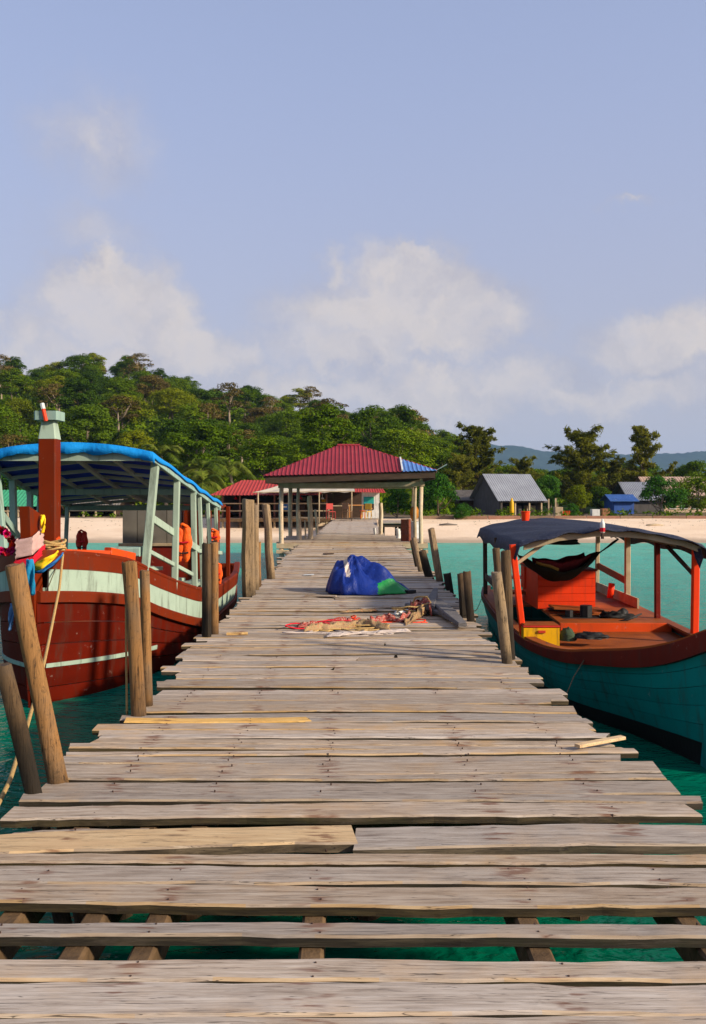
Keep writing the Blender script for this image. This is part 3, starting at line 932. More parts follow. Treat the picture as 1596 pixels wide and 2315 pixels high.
def plank(parent, xl, xr, y0, y1, z, th, seed, mats_, tilt=0.0, segs=12, tiltz=0.0):
    """one board from xl to xr, near edge y0, far edge y1, top at z"""
    r = random.Random(seed); mb = MB(); rings = []
    ph = [r.uniform(0, 6.28) for _ in range(4)]; amp = min(.007, (y1 - y0) * .035); c = .009
    bow = r.uniform(-.006, .006)
    for i in range(segs + 1):
        t = i / segs; x = xl + (xr - xl) * t
        dy = tilt * (t - .5)
        n0 = amp * (math.sin(x * 2.3 + ph[0]) + .6 * math.sin(x * 6.1 + ph[1])) + r.uniform(-.007, .005)
        n1 = amp * (math.sin(x * 2.7 + ph[2]) + .6 * math.sin(x * 5.3 + ph[3])) + r.uniform(-.005, .007)
        zz = z + bow * math.sin(t * 3.14) * 2 + r.uniform(-.0015, .0015) + tiltz * (t - .5)
        a, b_ = y0 + n0 + dy, y1 + n1 + dy
        ex = [0] * 6
        if i in (0, segs):
            sg = -1 if i == 0 else 1; e0 = r.uniform(-.03, .03); e1 = r.uniform(-.03, .03)
            ex = [e0 - sg * .004, e0, e0 - sg * .004, e1 - sg * .004, e1, e1 - sg * .004]
        rings.append([(x + ex[0], a, zz - th), (x + ex[1], a, zz - c), (x + ex[2], a + c, zz), (x + ex[3], b_ - c, zz), (x + ex[4], b_, zz - c), (x + ex[5], b_, zz - th)])
    sun_tint = r.random() < .6  # boards whose near chamfer gets the painted sunlit tan, in runs
    mb.loft(rings, lambda i, j: (2 if sun_tint and math.sin(i * .9 + ph[0]) > -.5 else 0) if j == 1 else 0 if j in (2, 3) else 1, capm=1)
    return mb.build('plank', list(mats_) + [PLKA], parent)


pr = random.Random(5)
LEFT = [(2.5, -2.4), (3.4, -2.3), (4.4, -1.72), (5.6, -1.74), (6.1, -1.70), (6.6, -1.56), (7.5, -1.64), (8.5, -1.72), (10.8, -1.68), (14.6, -1.62), (24, -1.76), (29, -1.7)]
RIGHT = [(2.5, 2.4), (3.4, 2.2), (4.4, 1.78), (5.2, 1.80), (5.7, 1.68), (6.9, 1.62), (8.5, 1.57), (10.8, 1.50), (14, 1.6), (18, 1.62), (27, 1.56), (29, 1.5)]
# boards read off the photograph near the camera: (near edge, far edge) in picture rows, then colour and tilt
NEAR = [(2420, 2345, 0, 0), (2338, 2303, 0, .01), (2298, 2222, 0, -.006), (2216, 2166, 0, -.010), (2115, 2083, 0, -.012), (2046, 2000, 0, -.02), (1996, 1957, 0, -.012), (1953, 1931, 0, -.004),
        (1847, 1816, 0, .02), (1814, 1797, 0, -.01), (1794, 1764, 0, .01), (1762, 1749, 0, 0)]
for i, (yn, yf, c_, t_) in enumerate(NEAR):
    y0, y1 = YD(yn), YD(yf)
    xl, xr = interp(LEFT, y0)[0] + pr.uniform(-.05, .06), interp(RIGHT, y0)[0] + pr.uniform(-.06, .06)
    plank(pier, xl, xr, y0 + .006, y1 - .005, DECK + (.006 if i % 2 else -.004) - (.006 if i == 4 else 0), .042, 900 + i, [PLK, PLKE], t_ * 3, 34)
# the yellow replacement board with the bleached one butted against it
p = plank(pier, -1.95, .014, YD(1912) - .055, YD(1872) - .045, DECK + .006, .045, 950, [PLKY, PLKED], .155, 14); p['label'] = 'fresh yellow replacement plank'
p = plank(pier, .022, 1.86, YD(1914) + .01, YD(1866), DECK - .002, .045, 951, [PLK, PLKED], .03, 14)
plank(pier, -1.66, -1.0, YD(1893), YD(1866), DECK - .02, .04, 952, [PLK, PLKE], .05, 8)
y = YD(1747)
i = 0
while y < 28.9:
    w = pr.choice([.09, .11, .12, .14, .15, .17, .19, .22]); gap = pr.choice([.006, .010, .014, .018, .022, .032])
    if pr.random() < .05: gap = .035
    lx, rx = interp(LEFT, y)[0], interp(RIGHT, y)[0]
    xl = lx + pr.gauss(0, .055); xr = rx + pr.gauss(0, .05)
    if pr.random() < .10: xr += pr.uniform(.05, .14)
    if pr.random() < .10: xl -= pr.uniform(.05, .12)
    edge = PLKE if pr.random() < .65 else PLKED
    z = DECK + pr.uniform(-.008, .008)
    if 6.25 < y < 6.42 and not any(q == 'y' for q in ()):
        p = plank(pier, -1.62, -.32, y, y + .12, DECK + .008, .04, 1990, [PLKY, PLKED], .02, 10); p['label'] = 'short fresh tan replacement plank'
        plank(pier, -.31, xr, y, y + .12, DECK, .04, 1991, [PLK, edge], .0, 10); y += .13; continue
    mats_ = [PLK, edge]
    if pr.random() < .22 and y > 5.5:                # a run made of two shorter boards
        xm = pr.uniform(-.8, .8)
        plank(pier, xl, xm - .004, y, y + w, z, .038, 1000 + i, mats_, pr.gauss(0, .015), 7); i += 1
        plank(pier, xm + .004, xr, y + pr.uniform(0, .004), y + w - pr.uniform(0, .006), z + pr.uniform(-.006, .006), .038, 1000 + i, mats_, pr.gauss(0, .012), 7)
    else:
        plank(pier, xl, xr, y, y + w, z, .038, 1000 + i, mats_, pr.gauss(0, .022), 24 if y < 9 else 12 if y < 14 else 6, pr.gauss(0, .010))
    i += 1
    y += w + gap
print('planks', i)
nl = MB()
for q in list(pier.children):
    c = W[q]; hx = max(abs(v_.co.x) for v_ in q.data.vertices); hy = max(v_.co.y for v_ in q.data.vertices)
    if c.y > 9 or not q.name.startswith('plank'): continue
    for x0 in (-1.32, -.74, -.15, .69, 1.3):
        if abs(x0 - c.x) > hx - .05: continue
        for dy in ((-.5, .5) if hy > .06 else (0,)):
            p = Vector((x0 + pr.uniform(-.03, .03), c.y + dy * hy * pr.uniform(.7, 1.1), DECK + .0005))
            nl.loft([[p + Vector((math.cos(k_ * 1.047) * r_, math.sin(k_ * 1.047) * r_, z_)) for k_ in range(6)] for r_, z_ in ((.0042, -.01), (.0042, .001), (.003, .002))])
o = nl.build('nail_heads', simple('old_nail', (.06, .03, .02), None, 9), pier); o['kind'] = 'stuff'
# loose splinter of board lying askew at the right-hand edge
ch = MB(); ch.beam((1.40, 5.62, DECK + .03), (1.74, 5.80, DECK + .035), .05, .02); p = ch.build('offcut', PLKY, pier)
for x0 in (-1.32, -1.0, -.74, -.15, .69, 1.3):
    mb = MB(); w = .09
    for seg in range(4):
        mb = MB(); y0 = 2.0 + seg * 6.8
        mb.beam((x0 + pr.uniform(-.02, .02), y0, DECK - .115), (x0 + pr.uniform(-.02, .02) - .03, y0 + 6.75, DECK - .115), w, .13)
        mb.build('stringer', BEAMD, pier)
yb = 2.55
while yb < 28.5:
    mb = MB(); mb.beam((-1.62, yb, DECK - .26), (1.58, yb + pr.uniform(-.05, .05), DECK - .26), .12, .14); mb.build('cross_beam', BEAMD, pier)
    for x0 in (-1.35, -.95 + pr.uniform(-.1, .1), .1, 1.3):
        mb = MB(); xx = x0 + pr.uniform(-.06, .06)
        mb.tube([(xx + pr.uniform(-.08, .08), yb + .13, -1.6), (xx, yb + .13, 0), (xx + .01, yb + .12, DECK - .06)], [.075, .07, .065], 8, jit=.08, seed=int(yb * 100))
        mb.build('pile', POSTG if pr.random() < .5 else POST, pier)
    yb += 2.45


# ------------------------------------------------------------------ posts beside the pier
def post(label, px0, py0, px1, py1, Y, wpx, mat, base=-1.2, Y1=None, name='mooring_post', n=10, group=None, flat=False):
    """stake whose foot is seen at (px0,py0) and top at (px1,py1)"""
    a = P(px0, py0, Y); b_ = P(px1, py1, Y1 or Y)
    d = (b_ - a); a2 = a + d * ((base - a.z) / d.z)
    r = wpx / FD * Y / 2; rr = random.Random(int(px0 * 7 + py1)); pts = []; rad = []
    for k_ in range(9):
        t = k_ / 8; p = a2.lerp(b_, t); off = math.sin(t * 3.1 + rr.random()) * r * .22
        pts.append(p + Vector((off + rr.uniform(-.06, .06) * r, rr.uniform(-.1, .1) * r, 0))); rad.append(r * (1.07 - .1 * t + rr.uniform(-.05, .05)))
    pts.append(pts[-1] + d.normalized() * r * .12); rad.append(r * .88)
    mb = MB(); mb.tube(pts, rad, n, jit=.09 if not flat else .16, seed=int(px0))
    # uneven sawn top
    for q in range(n): mb.v[-1 - q] = mb.v[-1 - q] + Vector((0, 0, rr.uniform(-.25, .25) * r))
    o = mb.build(name, mat, None, True, angle=50)
    return tag(o, label, 'post', group)


post('thick leaning tan post nearest the camera at the left edge', 127, 1765, 33, 1280, 5.03, 43, POST)
post('short dark leaning post at the left edge beside the thick leaning one', 76, 1795, 12, 1505, 4.82, 38, POSTD)
post('stout orange-tan post standing against the red-brown boat hull', 312, 1615, 294, 1272, 6.55, 34, POST)
post('slim post just right of the stout post by the boat hull', 334, 1602, 329, 1292, 6.8, 22, POST)
post('left one of the two dark posts at the boat quarter', 466, 1440, 469, 1230, 10.1, 22, POSTD)
post('right one of the two dark posts at the boat quarter', 484, 1440, 486, 1228, 10.3, 20, POST)
post('thickest tall grey post left of the deck, beyond the boat', 560, 1342, 562, 1131, 14.4, 27, POSTG, flat=True)
post('thin tall post hidden behind the thickest grey post', 577, 1335, 578, 1142, 15.1, 15, POSTG)
post('low dark stump beside the thickest grey post', 584, 1328, 585, 1226, 15.7, 13, POST)
post('tall tan post between the thickest post and the pavilion', 611, 1310, 603, 1142, 17.1, 20, POSTG)
post('leaning pale stake at the right deck edge before the pavilion', 953, 1302, 936, 1216, 18.6, 13, POSTG)
post('dark leaning stake at the right deck edge near the pavilion', 944, 1290, 931, 1222, 20.0, 10, POSTD)
post('middle dark stake of the right-hand row', 974, 1318, 955, 1246, 17.4, 17, POSTD)
post('tallest stake of the right-hand row with a pale top', 996, 1326, 976, 1196, 16.6, 16, POSTG)
post('short broken stake right of the tarp', 1018, 1345, 1010, 1297, 15.2, 18, POSTD)
post('left one of the twin stakes right of the scattered timber', 1048, 1400, 1042, 1298, 11.7, 17, POSTD)
post('right one of the twin stakes right of the scattered timber', 1063, 1408, 1056, 1293, 11.4, 19, POSTD)
post('tall rear stake of the three at the dark teal boat', 1140, 1480, 1122, 1240, 9.0, 16, POSTD)
post('middle stake of the three at the dark teal boat', 1150, 1495, 1143, 1247, 8.75, 25, POSTD)
post('front stake with bleached broken top at the dark teal boat', 1146, 1500, 1125, 1295, 8.55, 25, POSTG)

# ------------------------------------------------------------------ pavilion on the pier


def corrugated(mb, a, b_, c, d, n, amp, m=0, nv=3, per=6):
    """sheet from eave a-b up to ridge d-c with n ribs"""
    a, b_, c, d = map(Vector, (a, b_, c, d))
    nrm = (b_ - a).cross(d - a).normalized()
    if nrm.z < 0: nrm = -nrm

    def fn(u, v):
        p = a.lerp(b_, u).lerp(d.lerp(c, u), v)
        ph = (u * n) % 1.0
        rib = max(0, 1 - abs(ph - .5) / .22) if ph > .05 else 0
        return p + nrm * amp * min(1, rib * 1.6)
    return mb.grid(fn, n * per, nv, m)


def corr_hip(mb, a, b_, c, d, n, amp, s0=0.0, s1=1.0, nv=3, per=6):
    """hip-roof face a-b (eave) d-c (ridge) whose ribs all run square to the eave"""
    a, b_, c, d = map(Vector, (a, b_, c, d)); ax = (b_ - a); L2 = ax.length_squared
    sd, sc = (d - a).dot(ax) / L2, (c - a).dot(ax) / L2
    nrm = ax.cross(d - a).normalized()
    if nrm.z < 0: nrm = -nrm

    def fn(u, v):
        s = s0 + (s1 - s0) * u
        top = a.lerp(d, s / sd) if s < sd else d.lerp(c, (s - sd) / max(1e-6, sc - sd)) if s < sc else c.lerp(b_, (s - sc) / (1 - sc))
        ph = (s * n) % 1.0
        return a.lerp(b_, s).lerp(top, v) + nrm * amp * min(1, max(0, 1 - abs(ph - .5) / .22) * 1.6)
    return mb.grid(fn, int(n * (s1 - s0)) * per + 1, nv)


YF, YB = 28.9, 33.2
pav = thing('pier_pavilion', 'open wooden pavilion with red corrugated hip roof across the pier', 'pavilion', (-.1, 31, 0))
FL = .87
# floor planks of the platform
yy = YF
i = 0
while yy < YB + .3:
    mb = MB(); mb.beam((-2.42 + pr.uniform(-.05, .05), yy + .1, FL - .02), (2.35 + pr.uniform(-.05, .05), yy + .1, FL - .02), .19, .04, c=.005)
    mb.build('floor_plank', PLK, pav); yy += .2
for x0, x1, y0, z0 in ((-2.45, 2.4, YF - .04, FL - .12), (-2.45, 2.4, YB, FL - .12)):
    mb = MB(); mb.beam((x0, y0, z0), (x1, y0, z0), .10, .16); mb.build('floor_beam', TANWOOD, pav)
mb = MB(); mb.beam((-2.45, YF - .1, FL - .30), (-1.5, YF - .1, FL - .33), .10, .12); mb.build('floor_beam', TANWOOD, pav)
mb = MB(); mb.beam((1.5, YF - .1, FL - .30), (2.4, YF - .1, FL - .30), .10, .12); mb.build('floor_beam', TANWOOD, pav)
PX = [(-2.29, YF), (2.19, YF), (-2.30, YB), (2.24, YB), (2.03, YF + .4), (-2.0, YB - .3)]
for i, (x, y) in enumerate(PX):
    mb = MB(); rr = .075 if i < 4 else .06
    mb.tube([(x + .03, y, -1.3), (x, y, .5), (x - .02, y, 1.8), (x, y, 2.650 if y < 30 else 2.700)], [rr * 1.15, rr, rr * .95, rr * .9], 9, jit=.07, seed=i)
    mb.build('post', POSTL if i != 4 else TANWOOD, pav, True)
for (p, q, w, h) in (((-2.4, YF, 2.690), (.4, YF, 2.700), .09, .17), ((.3, YF + .06, 2.710), (2.3, YF + .05, 2.740), .08, .15), ((-2.4, YB, 2.700), (2.35, YB, 2.700), .09, .17),
                     ((-2.3, YF, 2.820), (-2.3, YB, 2.820), .08, .12), ((2.2, YF, 2.840), (2.2, YB, 2.840), .08, .12)):
    mb = MB(); mb.beam(p, q, w, h); mb.build('beam', TANWOOD, pav)
E0, E1 = 28.15, 34.1
eL, eR = (-2.80, E0, 2.980), (2.63, E0, 3.150)
bL, bR = (-2.8, E1, 2.980), (2.63, E1, 3.100)
rL, rR = (-.50, 31.0, 4.08), (.20, 31.0, 4.08)


def lerp3(a, b_, t): return tuple(p + (q - p) * t for p, q in zip(a, b_))


t0 = .80
mb = MB(); corr_hip(mb, eL, eR, rR, rL, 42, .022, 0, t0); mb.build('front_roof_sheet', ROOF_RED, pav, solid=.008)
cut = lerp3(eL, eR, t0); cut2 = lerp3(rR, eR, (t0 * 5.43 - 3.0) / 2.43)
mb = MB(); corr_hip(mb, eL, eR, rR, rL, 42, .022, t0 + .003, 1.0)
p = mb.build('front_roof_sheet', ROOF_BLUE, pav, solid=.008); p['label'] = 'blue patched sheets at the right corner of the roof'
mb = MB(); corr_hip(mb, bL, eL, rL, rL, 30, .03); mb.build('left_roof_sheet', ROOF_RED, pav, solid=.008)
mb = MB(); corr_hip(mb, eR, bR, rR, rR, 30, .03); mb.build('right_roof_sheet', ROOF_RED, pav, solid=.008)
mb = MB(); corr_hip(mb, bR, bL, rL, rR, 30, .03); mb.build('rear_roof_sheet', ROOF_RED, pav, solid=.008)
mb = MB(); mb.tube([(-.54, 31, 4.09), (.24, 31, 4.09)], .06, 6); mb.build('ridge_cap', ROOF_RED, pav)
mb = MB(); mb.beam((cut[0], cut[1], cut[2] + .05), (cut2[0], cut2[1], cut2[2] + .05), .05, .04); mb.build('flashing', WHITE, pav)
mb = MB(); mb.poly([(2.6, E0 + .02, 3.160), (2.95, E0 + .1, 3.360), (2.98, E0 + .35, 3.340), (2.62, E0 + .5, 3.150)]); mb.build('loose_sheet_corner', ROOF_GREY, pav, solid=.008)
for (p, q) in (((-2.74, E0 + .08, 2.840), (2.58, E0 + .08, 3.020)), ((-2.74, E1 - .08, 2.800), (2.58, E1 - .08, 2.900)), ((-2.74, E0 + .1, 2.860), (-2.74, E1 - .1, 2.860)), ((2.57, E0 + .1, 2.980), (2.57, E1 - .1, 2.940))):
    mb = MB(); mb.beam(p, q, .03, .20); mb.build('fascia_board', DARKWOOD, pav)
for t in [i / 10 for i in range(11)]:
    a = lerp3(eL, eR, t); c = lerp3(rL, rR, t)
    mb = MB(); mb.beam((a[0], a[1] + .12, a[2] - .03), (c[0], c[1], c[2] - .07), .05, .09); mb.build('rafter', DARKWOOD, pav)
    a = lerp3(bL, bR, t)
    mb = MB(); mb.beam((a[0], a[1] - .12, a[2] - .03), (c[0], c[1], c[2] - .07), .05, .09); mb.build('rafter', DARKWOOD, pav)
mb = MB(); mb.box((0, YF + 1.2, 2.800), (3.900, .3, .05)); mb.build('tie_beam', DARKWOOD, pav)
# stakes of the landing
SL = 'pale stakes standing on the pavilion landing'
post('tall pale stake inside the pavilion left of the walkway', 701, 1221, 700, 1122, 31.0, 11, POSTL, base=.8, name='landing_stake')
post('thick short pale stake at the pavilion floor edge', 676, 1222, 675, 1157, 30.5, 10, POSTL, base=.8, name='landing_stake')
post('slender stake leaning at the left side of the walkway', 717, 1208, 713, 1153, 35.0, 6, POSTL, base=.8, name='landing_stake')
post('thin low stake between the two pale stakes of the pavilion', 690, 1220, 690, 1177, 31.0, 4, POSTL, base=.8, name='landing_stake')
post('lone pale post at the right side of the walkway', 859, 1212, 861, 1138, 34.0, 9, POSTL, base=.8, name='landing_stake')
post('little white peg at the foot of the lone walkway post', 847, 1210, 847, 1194, 34.0, 6, WHITE, base=.8, name='landing_stake')
post('stubby white peg beside the rusty drum', 900, 1218, 900, 1196, 31.5, 10, WHITE, base=.8, name='landing_stake')


def drum(label, px0, px1, py0, py1, Y, mat, ribs=True):
    c = P((px0 + px1) / 2, py0, Y); r = (px1 - px0) / FD * Y / 2; h = (py0 - py1) / FD * Y
    root = thing('drum', label, 'drum', c)
    prof = [(r * .96, 0), (r, .02)]
    for q in (.33, .66): prof += [(r, h * q - .02), (r * 1.05, h * q), (r, h * q + .02)]
    prof += [(r, h - .02), (r * 1.02, h), (r * .93, h), (r * .92, h - .03)]
    mb = MB(); mb.loft([[c + Vector((math.cos(a * math.pi / 10) * q, math.sin(a * math.pi / 10) * q, z)) for a in range(20)] for q, z in prof])
    mb.build('body', mat, root, True, angle=40)
    mb = MB(); mb.tube([c + Vector((r * .4, 0, h - .03)), c + Vector((r * .4, 0, h + .01))], r * .14, 8); mb.build('bung', BLACKISH, root)
    return root


drum('rusty red-brown drum standing in the pavilion', 906, 929, 1224, 1174, 29.6, RUST)
drum('pale plastic drum right of the rusty drum', 929, 948, 1217, 1179, 30.4, GALV)
# orange bag on the drums
mb = MB(); c = P(937, 1174, 30.6)
mb.grid(lambda u, v: c + Vector((math.cos(u * 6.283) * math.sin(v * 3.14) * .16, math.sin(u * 6.283) * math.sin(v * 3.14) * .12, .2 - math.cos(v * 3.14) * .24 + .03 * math.sin(u * 19 + v * 9))), 14, 10)
tag(mb.build('sack', simple('ochre_sack', (.55, .22, .03), (.3, .1, .02), 8, .9, .1, .5), None, True), 'ochre sack propped on the pale drum', 'sack')

# ------------------------------------------------------------------ walkway on to the beach
wk = thing('walkway', 'narrow plank walkway from the pavilion to the restaurant', 'walkway', (0, 45, 0))
mb = MB(); yy = YB + .35
while yy < 58:
    xc = -.1 + .25 * sstep(yy, 40, 58); w = 1.25 + pr.uniform(-.06, .06)
    mb.beam((xc - w, yy, FL + pr.uniform(-.01, .01)), (xc + w, yy, FL + pr.uniform(-.01, .01)), .215, .04, c=.004); yy += .225
o = mb.build('planking', PLK, wk); o['kind'] = 'stuff'
for xo in (-1.0, .9):
    mb = MB(); mb.beam((xo - .1, YB, FL - .1), (xo + .1, 58, FL - .1), .1, .14); mb.build('stringer', BEAMD, wk)
for q in range(8):
    for xo in (-1.05, .95):
        mb = MB(); mb.tube([(xo, YB + 1.5 + q * 3, -1), (xo, YB + 1.5 + q * 3, FL - .05)], .07, 7); mb.build('pile', POSTG, wk)
# side landing to the right of the walkway with dark underside
lan = thing('side_landing', 'low timber landing right of the walkway', 'landing', (3.2, 46, 0))
mb = MB()
for q in range(14): mb.beam((1.35, 44.2 + q * .3, 1.0), (3.1, 44.2 + q * .3, 1.0), .28, .05, c=.005)
o = mb.build('planking', PLK, lan); o['kind'] = 'stuff'
for x in (1.5, 2.3, 3.0):
    for y in (44.4, 48):
        mb = MB(); mb.tube([(x, y, -.5), (x, y, .98)], .07, 7); mb.build('pile', POSTD, lan)
for y in (44.2, 48.2):
    mb = MB(); mb.beam((1.35, y, .88), (3.1, y, .88), .1, .16); mb.build('beam', DARKWOOD, lan)

# ------------------------------------------------------------------ restaurant on stilts at the head of the pier
RY = 53.0
res = thing('beach_restaurant', 'open stilted restaurant with faded red hip roof behind the pavilion', 'restaurant', (-4, RY + 3, .3))
x0, x1 = P(497, 1170, RY).x, P(858, 1170, RY).x
fz = 1.02
mb = MB()
for q in range(20): mb.beam((x0, RY + q * .38, fz - .03), (-1.3, RY + q * .38, fz - .03), .36, .05, c=.004)
o = mb.build('floor_planking', PLK, res); o['kind'] = 'stuff'
mb = MB(); mb.beam((x0, RY - .22, fz - .12), (-1.3, RY - .22, fz - .12), .08, .2); mb.build('floor_beam', BEAMD, res)
for q in range(7):
    x = x0 + .15 + q * 1.02
    for y in (RY + .1, RY + 3.5):
        mb = MB(); mb.tube([(x, y, -.2), (x, y, fz - .06)], .07, 7); mb.build('stilt', TANWOOD if q % 3 == 0 else BEAMD, res)
    mb = MB(); mb.tube([(x, RY + .05, fz), (x + .01, RY + .05, 2.42)], .05, 7); mb.build('post', simple('red_brown_pole%d' % q, (.16, .05, .03), None, 3), res)
for z in (fz + .42, fz + .85):
    mb = MB(); mb.beam((x0, RY - .02, z), (-1.5, RY - .02, z), .05, .07); mb.build('rail', TANWOOD, res)
# roof: hip
e = [P(474, 1120, RY - .8), P(716, 1119, RY - .8)]
zE = e[0].z; yb_ = RY + 7
r0, r1 = Vector((P(548, 1087, RY + 3).x, RY + 3, P(548, 1086, RY + 3).z)), Vector((-1.8, RY + 3, P(548, 1086, RY + 3).z))
B0, B1 = Vector((e[0].x, yb_, zE)), Vector((e[1].x, yb_, zE))
mb = MB(); corr_hip(mb, e[0], e[1], r1, r0, 30, .03); mb.build('front_roof_sheet', ROOF_RED2, res, solid=.01)
mb = MB(); corr_hip(mb, B0, e[0], r0, r0, 20, .03); mb.build('left_roof_sheet', ROOF_RED2, res, solid=.01)
mb = MB(); corr_hip(mb, B1, B0, r0, r1, 30, .03); mb.build('rear_roof_sheet', ROOF_RED2, res, solid=.01)
mb = MB(); corr_hip(mb, e[1], B1, r1, r1, 20, .03); mb.build('right_roof_sheet', ROOF_RED2, res, solid=.01)
mb = MB(); mb.box(((x0 - 1.3) / 2, RY + 6, 1.8), (-1.3 - x0, .1, 1.7)); mb.build('back_wall', DARKWOOD, res)
mb = MB(); mb.box((x0 + .1, RY + 3.4, 1.8), (.1, 5.2, 1.6)); mb.build('side_wall', DARKWOOD, res)
mb = MB(); mb.box((-2.8, RY + 4.2, 1.45), (2.4, .5, .95)); mb.build('bar_counter', simple('counter_wood', (.30, .15, .06), None, 4), res)
for q in range(5):
    mb = MB(); mb.box((-3.7 + q * .45, RY + 5.8, 2.0 + .12 * (q % 2)), (.3, .12, .22)); mb.build('shelf_box', [WHITE, TANWOOD, RED_CLOTH, DARKWOOD, YELLOW][q], res)

for q in range(9):
    xx = x0 + .5 + q * .68; mb = MB(); mb.box((xx, RY + 3.6 + .3 * (q % 2), fz + .45), (.5, .5, .9 if q % 3 else .6)); mb.build('cabinet', DARKWOOD if q % 2 else simple('brown_cabinet%d' % q, (.10, .05, .03), None, 4), res)
for q in range(5):
    xx = x0 + .8 + q * 1.3; mb = MB(); mb.tube([(xx, RY + 1.0, 2.5), (xx, RY + 1.0, 2.25)], .01, 4); mb.tube([(xx, RY + 1.0, 2.25), (xx, RY + 1.0, 2.12)], [.03, .12], 8); mb.build('lamp_shade', [RED_S, WHITE, TANWOOD][q % 3], res)
mb = MB(); mb.box(((x0 - 1.3) / 2, RY + 3.2, 2.46), (-1.3 - x0, 5.4, .04)); mb.build('ceiling', DARKWOOD, res)
mb = MB(); mb.box((-.1, RY + 6.2, 1.75), (2.4, .1, 1.8)); mb.build('back_wall', DARKWOOD, res)
mb = MB(); mb.box((-.4, RY + 4.0, 2.62), (2.2, 4.2, .05)); mb.build('ceiling', DARKWOOD, res)
aw = thing('awning', 'cream canvas awning in front of the red roofed restaurant', 'awning', (-2.2, RY - 1, 2.3))
a0, a1 = P(572, 1113, RY - 1.6), P(802, 1111, RY - 1.6)
t0_, t1_ = P(648, 1091, RY + .6), P(800, 1096, RY + .6)
mb = MB(); mb.grid(lambda u, v: Vector(a0.lerp(a1, u).lerp(t0_.lerp(t1_, u), v)) + Vector((0, 0, -.06 * math.sin(u * 3.14 * 5) ** 2 * (1 - v) - .05 * math.sin(v * 3.14))), 30, 6)
mb.build('canvas', simple('cream_canvas', (.62, .54, .42), (.5, .43, .33), 3, .8, .2, .3), aw, solid=.01)
mb = MB(); mb.tube([a0, a1], .03, 6); mb.build('front_pole', TANWOOD, aw)
for t in (.05, .35, .65, .97):
    p = a0.lerp(a1, t); mb = MB(); mb.tube([(p.x, p.y, .75), p], .035, 6); mb.build('pole', TANWOOD, aw)

kio = thing('white_kiosk', 'small whitewashed kiosk with red roof at the end of the walkway', 'kiosk', (1.1, RY + 2, 1))
k0, k1 = P(818, 1165, RY + 1.5), P(858, 1165, RY + 1.5)
mb = MB(); mb.box(((k0.x + k1.x) / 2, RY + 2.4, 1.75), (k1.x - k0.x, 1.8, 1.75)); mb.build('wall', WHITE, kio)
mb = MB(); mb.box((k0.x + .42, RY + 1.47, 2.05), (.62, .05, .42)); f = mb.build('window', POSTER, kio)
mb = MB(); mb.box((k0.x + .42, RY + 1.46, 1.66), (.64, .07, .34)); mb.build('shutter', DARKWOOD, kio)
mb = MB(); corrugated(mb, (k0.x - .5, RY + .9, 2.55), (k1.x + .35, RY + .9, 2.5), (k1.x + .1, RY + 2.4, 2.95), (k0.x - .4, RY + 2.4, 2.95), 12, .025); mb.build('roof_sheet', ROOF_RED2, kio, solid=.01)
mb = MB(); corrugated(mb, (k1.x + .35, RY + 3.6, 2.5), (k0.x - .5, RY + 3.6, 2.5), (k0.x - .4, RY + 2.4, 2.95), (k1.x + .1, RY + 2.4, 2.95), 12, .025); mb.build('roof_sheet', ROOF_RED2, kio, solid=.01)


def stool(label, px, py, Y, mat, h=.5, group=None):
    c = P(px, py, Y); root = thing('stool', label, 'stool', c, group)
    mb = MB(); mb.tube([c + Vector((0, 0, h - .04)), c + Vector((0, 0, h))], .18, 12); mb.build('seat', mat, root)
    for a in range(4):
        d = Vector((math.cos(a * 1.57 + .78), math.sin(a * 1.57 + .78), 0))
        mb = MB(); mb.tube([c + d * .17, c + d * .11 + Vector((0, 0, h - .03))], .02, 5); mb.build('leg', mat, root)


def table(label, px, py, Y, mat, w=1.0, h=.72):
    c = P(px, py, Y); root = thing('table', label, 'table', c)
    mb = MB(); mb.box(c + Vector((0, 0, h)), (w, .6, .05)); mb.build('table_top', mat, root)
    for sx in (-1, 1):
        for sy in (-1, 1):
            mb = MB(); mb.beam(c + Vector((sx * w * .42, sy * .24, 0)), c + Vector((sx * w * .42, sy * .24, h - .02)), .06, .06); mb.build('leg', mat, root)


table('pale wooden table under the cream awning', 765, 1172, 51.5, TANWOOD, 1.3)
table('wooden table beside the white kiosk', 805, 1170, 52.5, simple('orange_wood', (.55, .24, .06), None, 4), .9)
stool('dark stool in front of the kiosk', 836, 1168, 53, simple('brown_wicker', (.25, .12, .05), None, 9), .5)
stool('stool left of the pale wooden table', 735, 1172, 51.5, DARKWOOD, .5)
stool('orange stool at the kiosk corner', 820, 1172, 51.5, ORANGE, .45)

# ------------------------------------------------------------------ huts along the beach


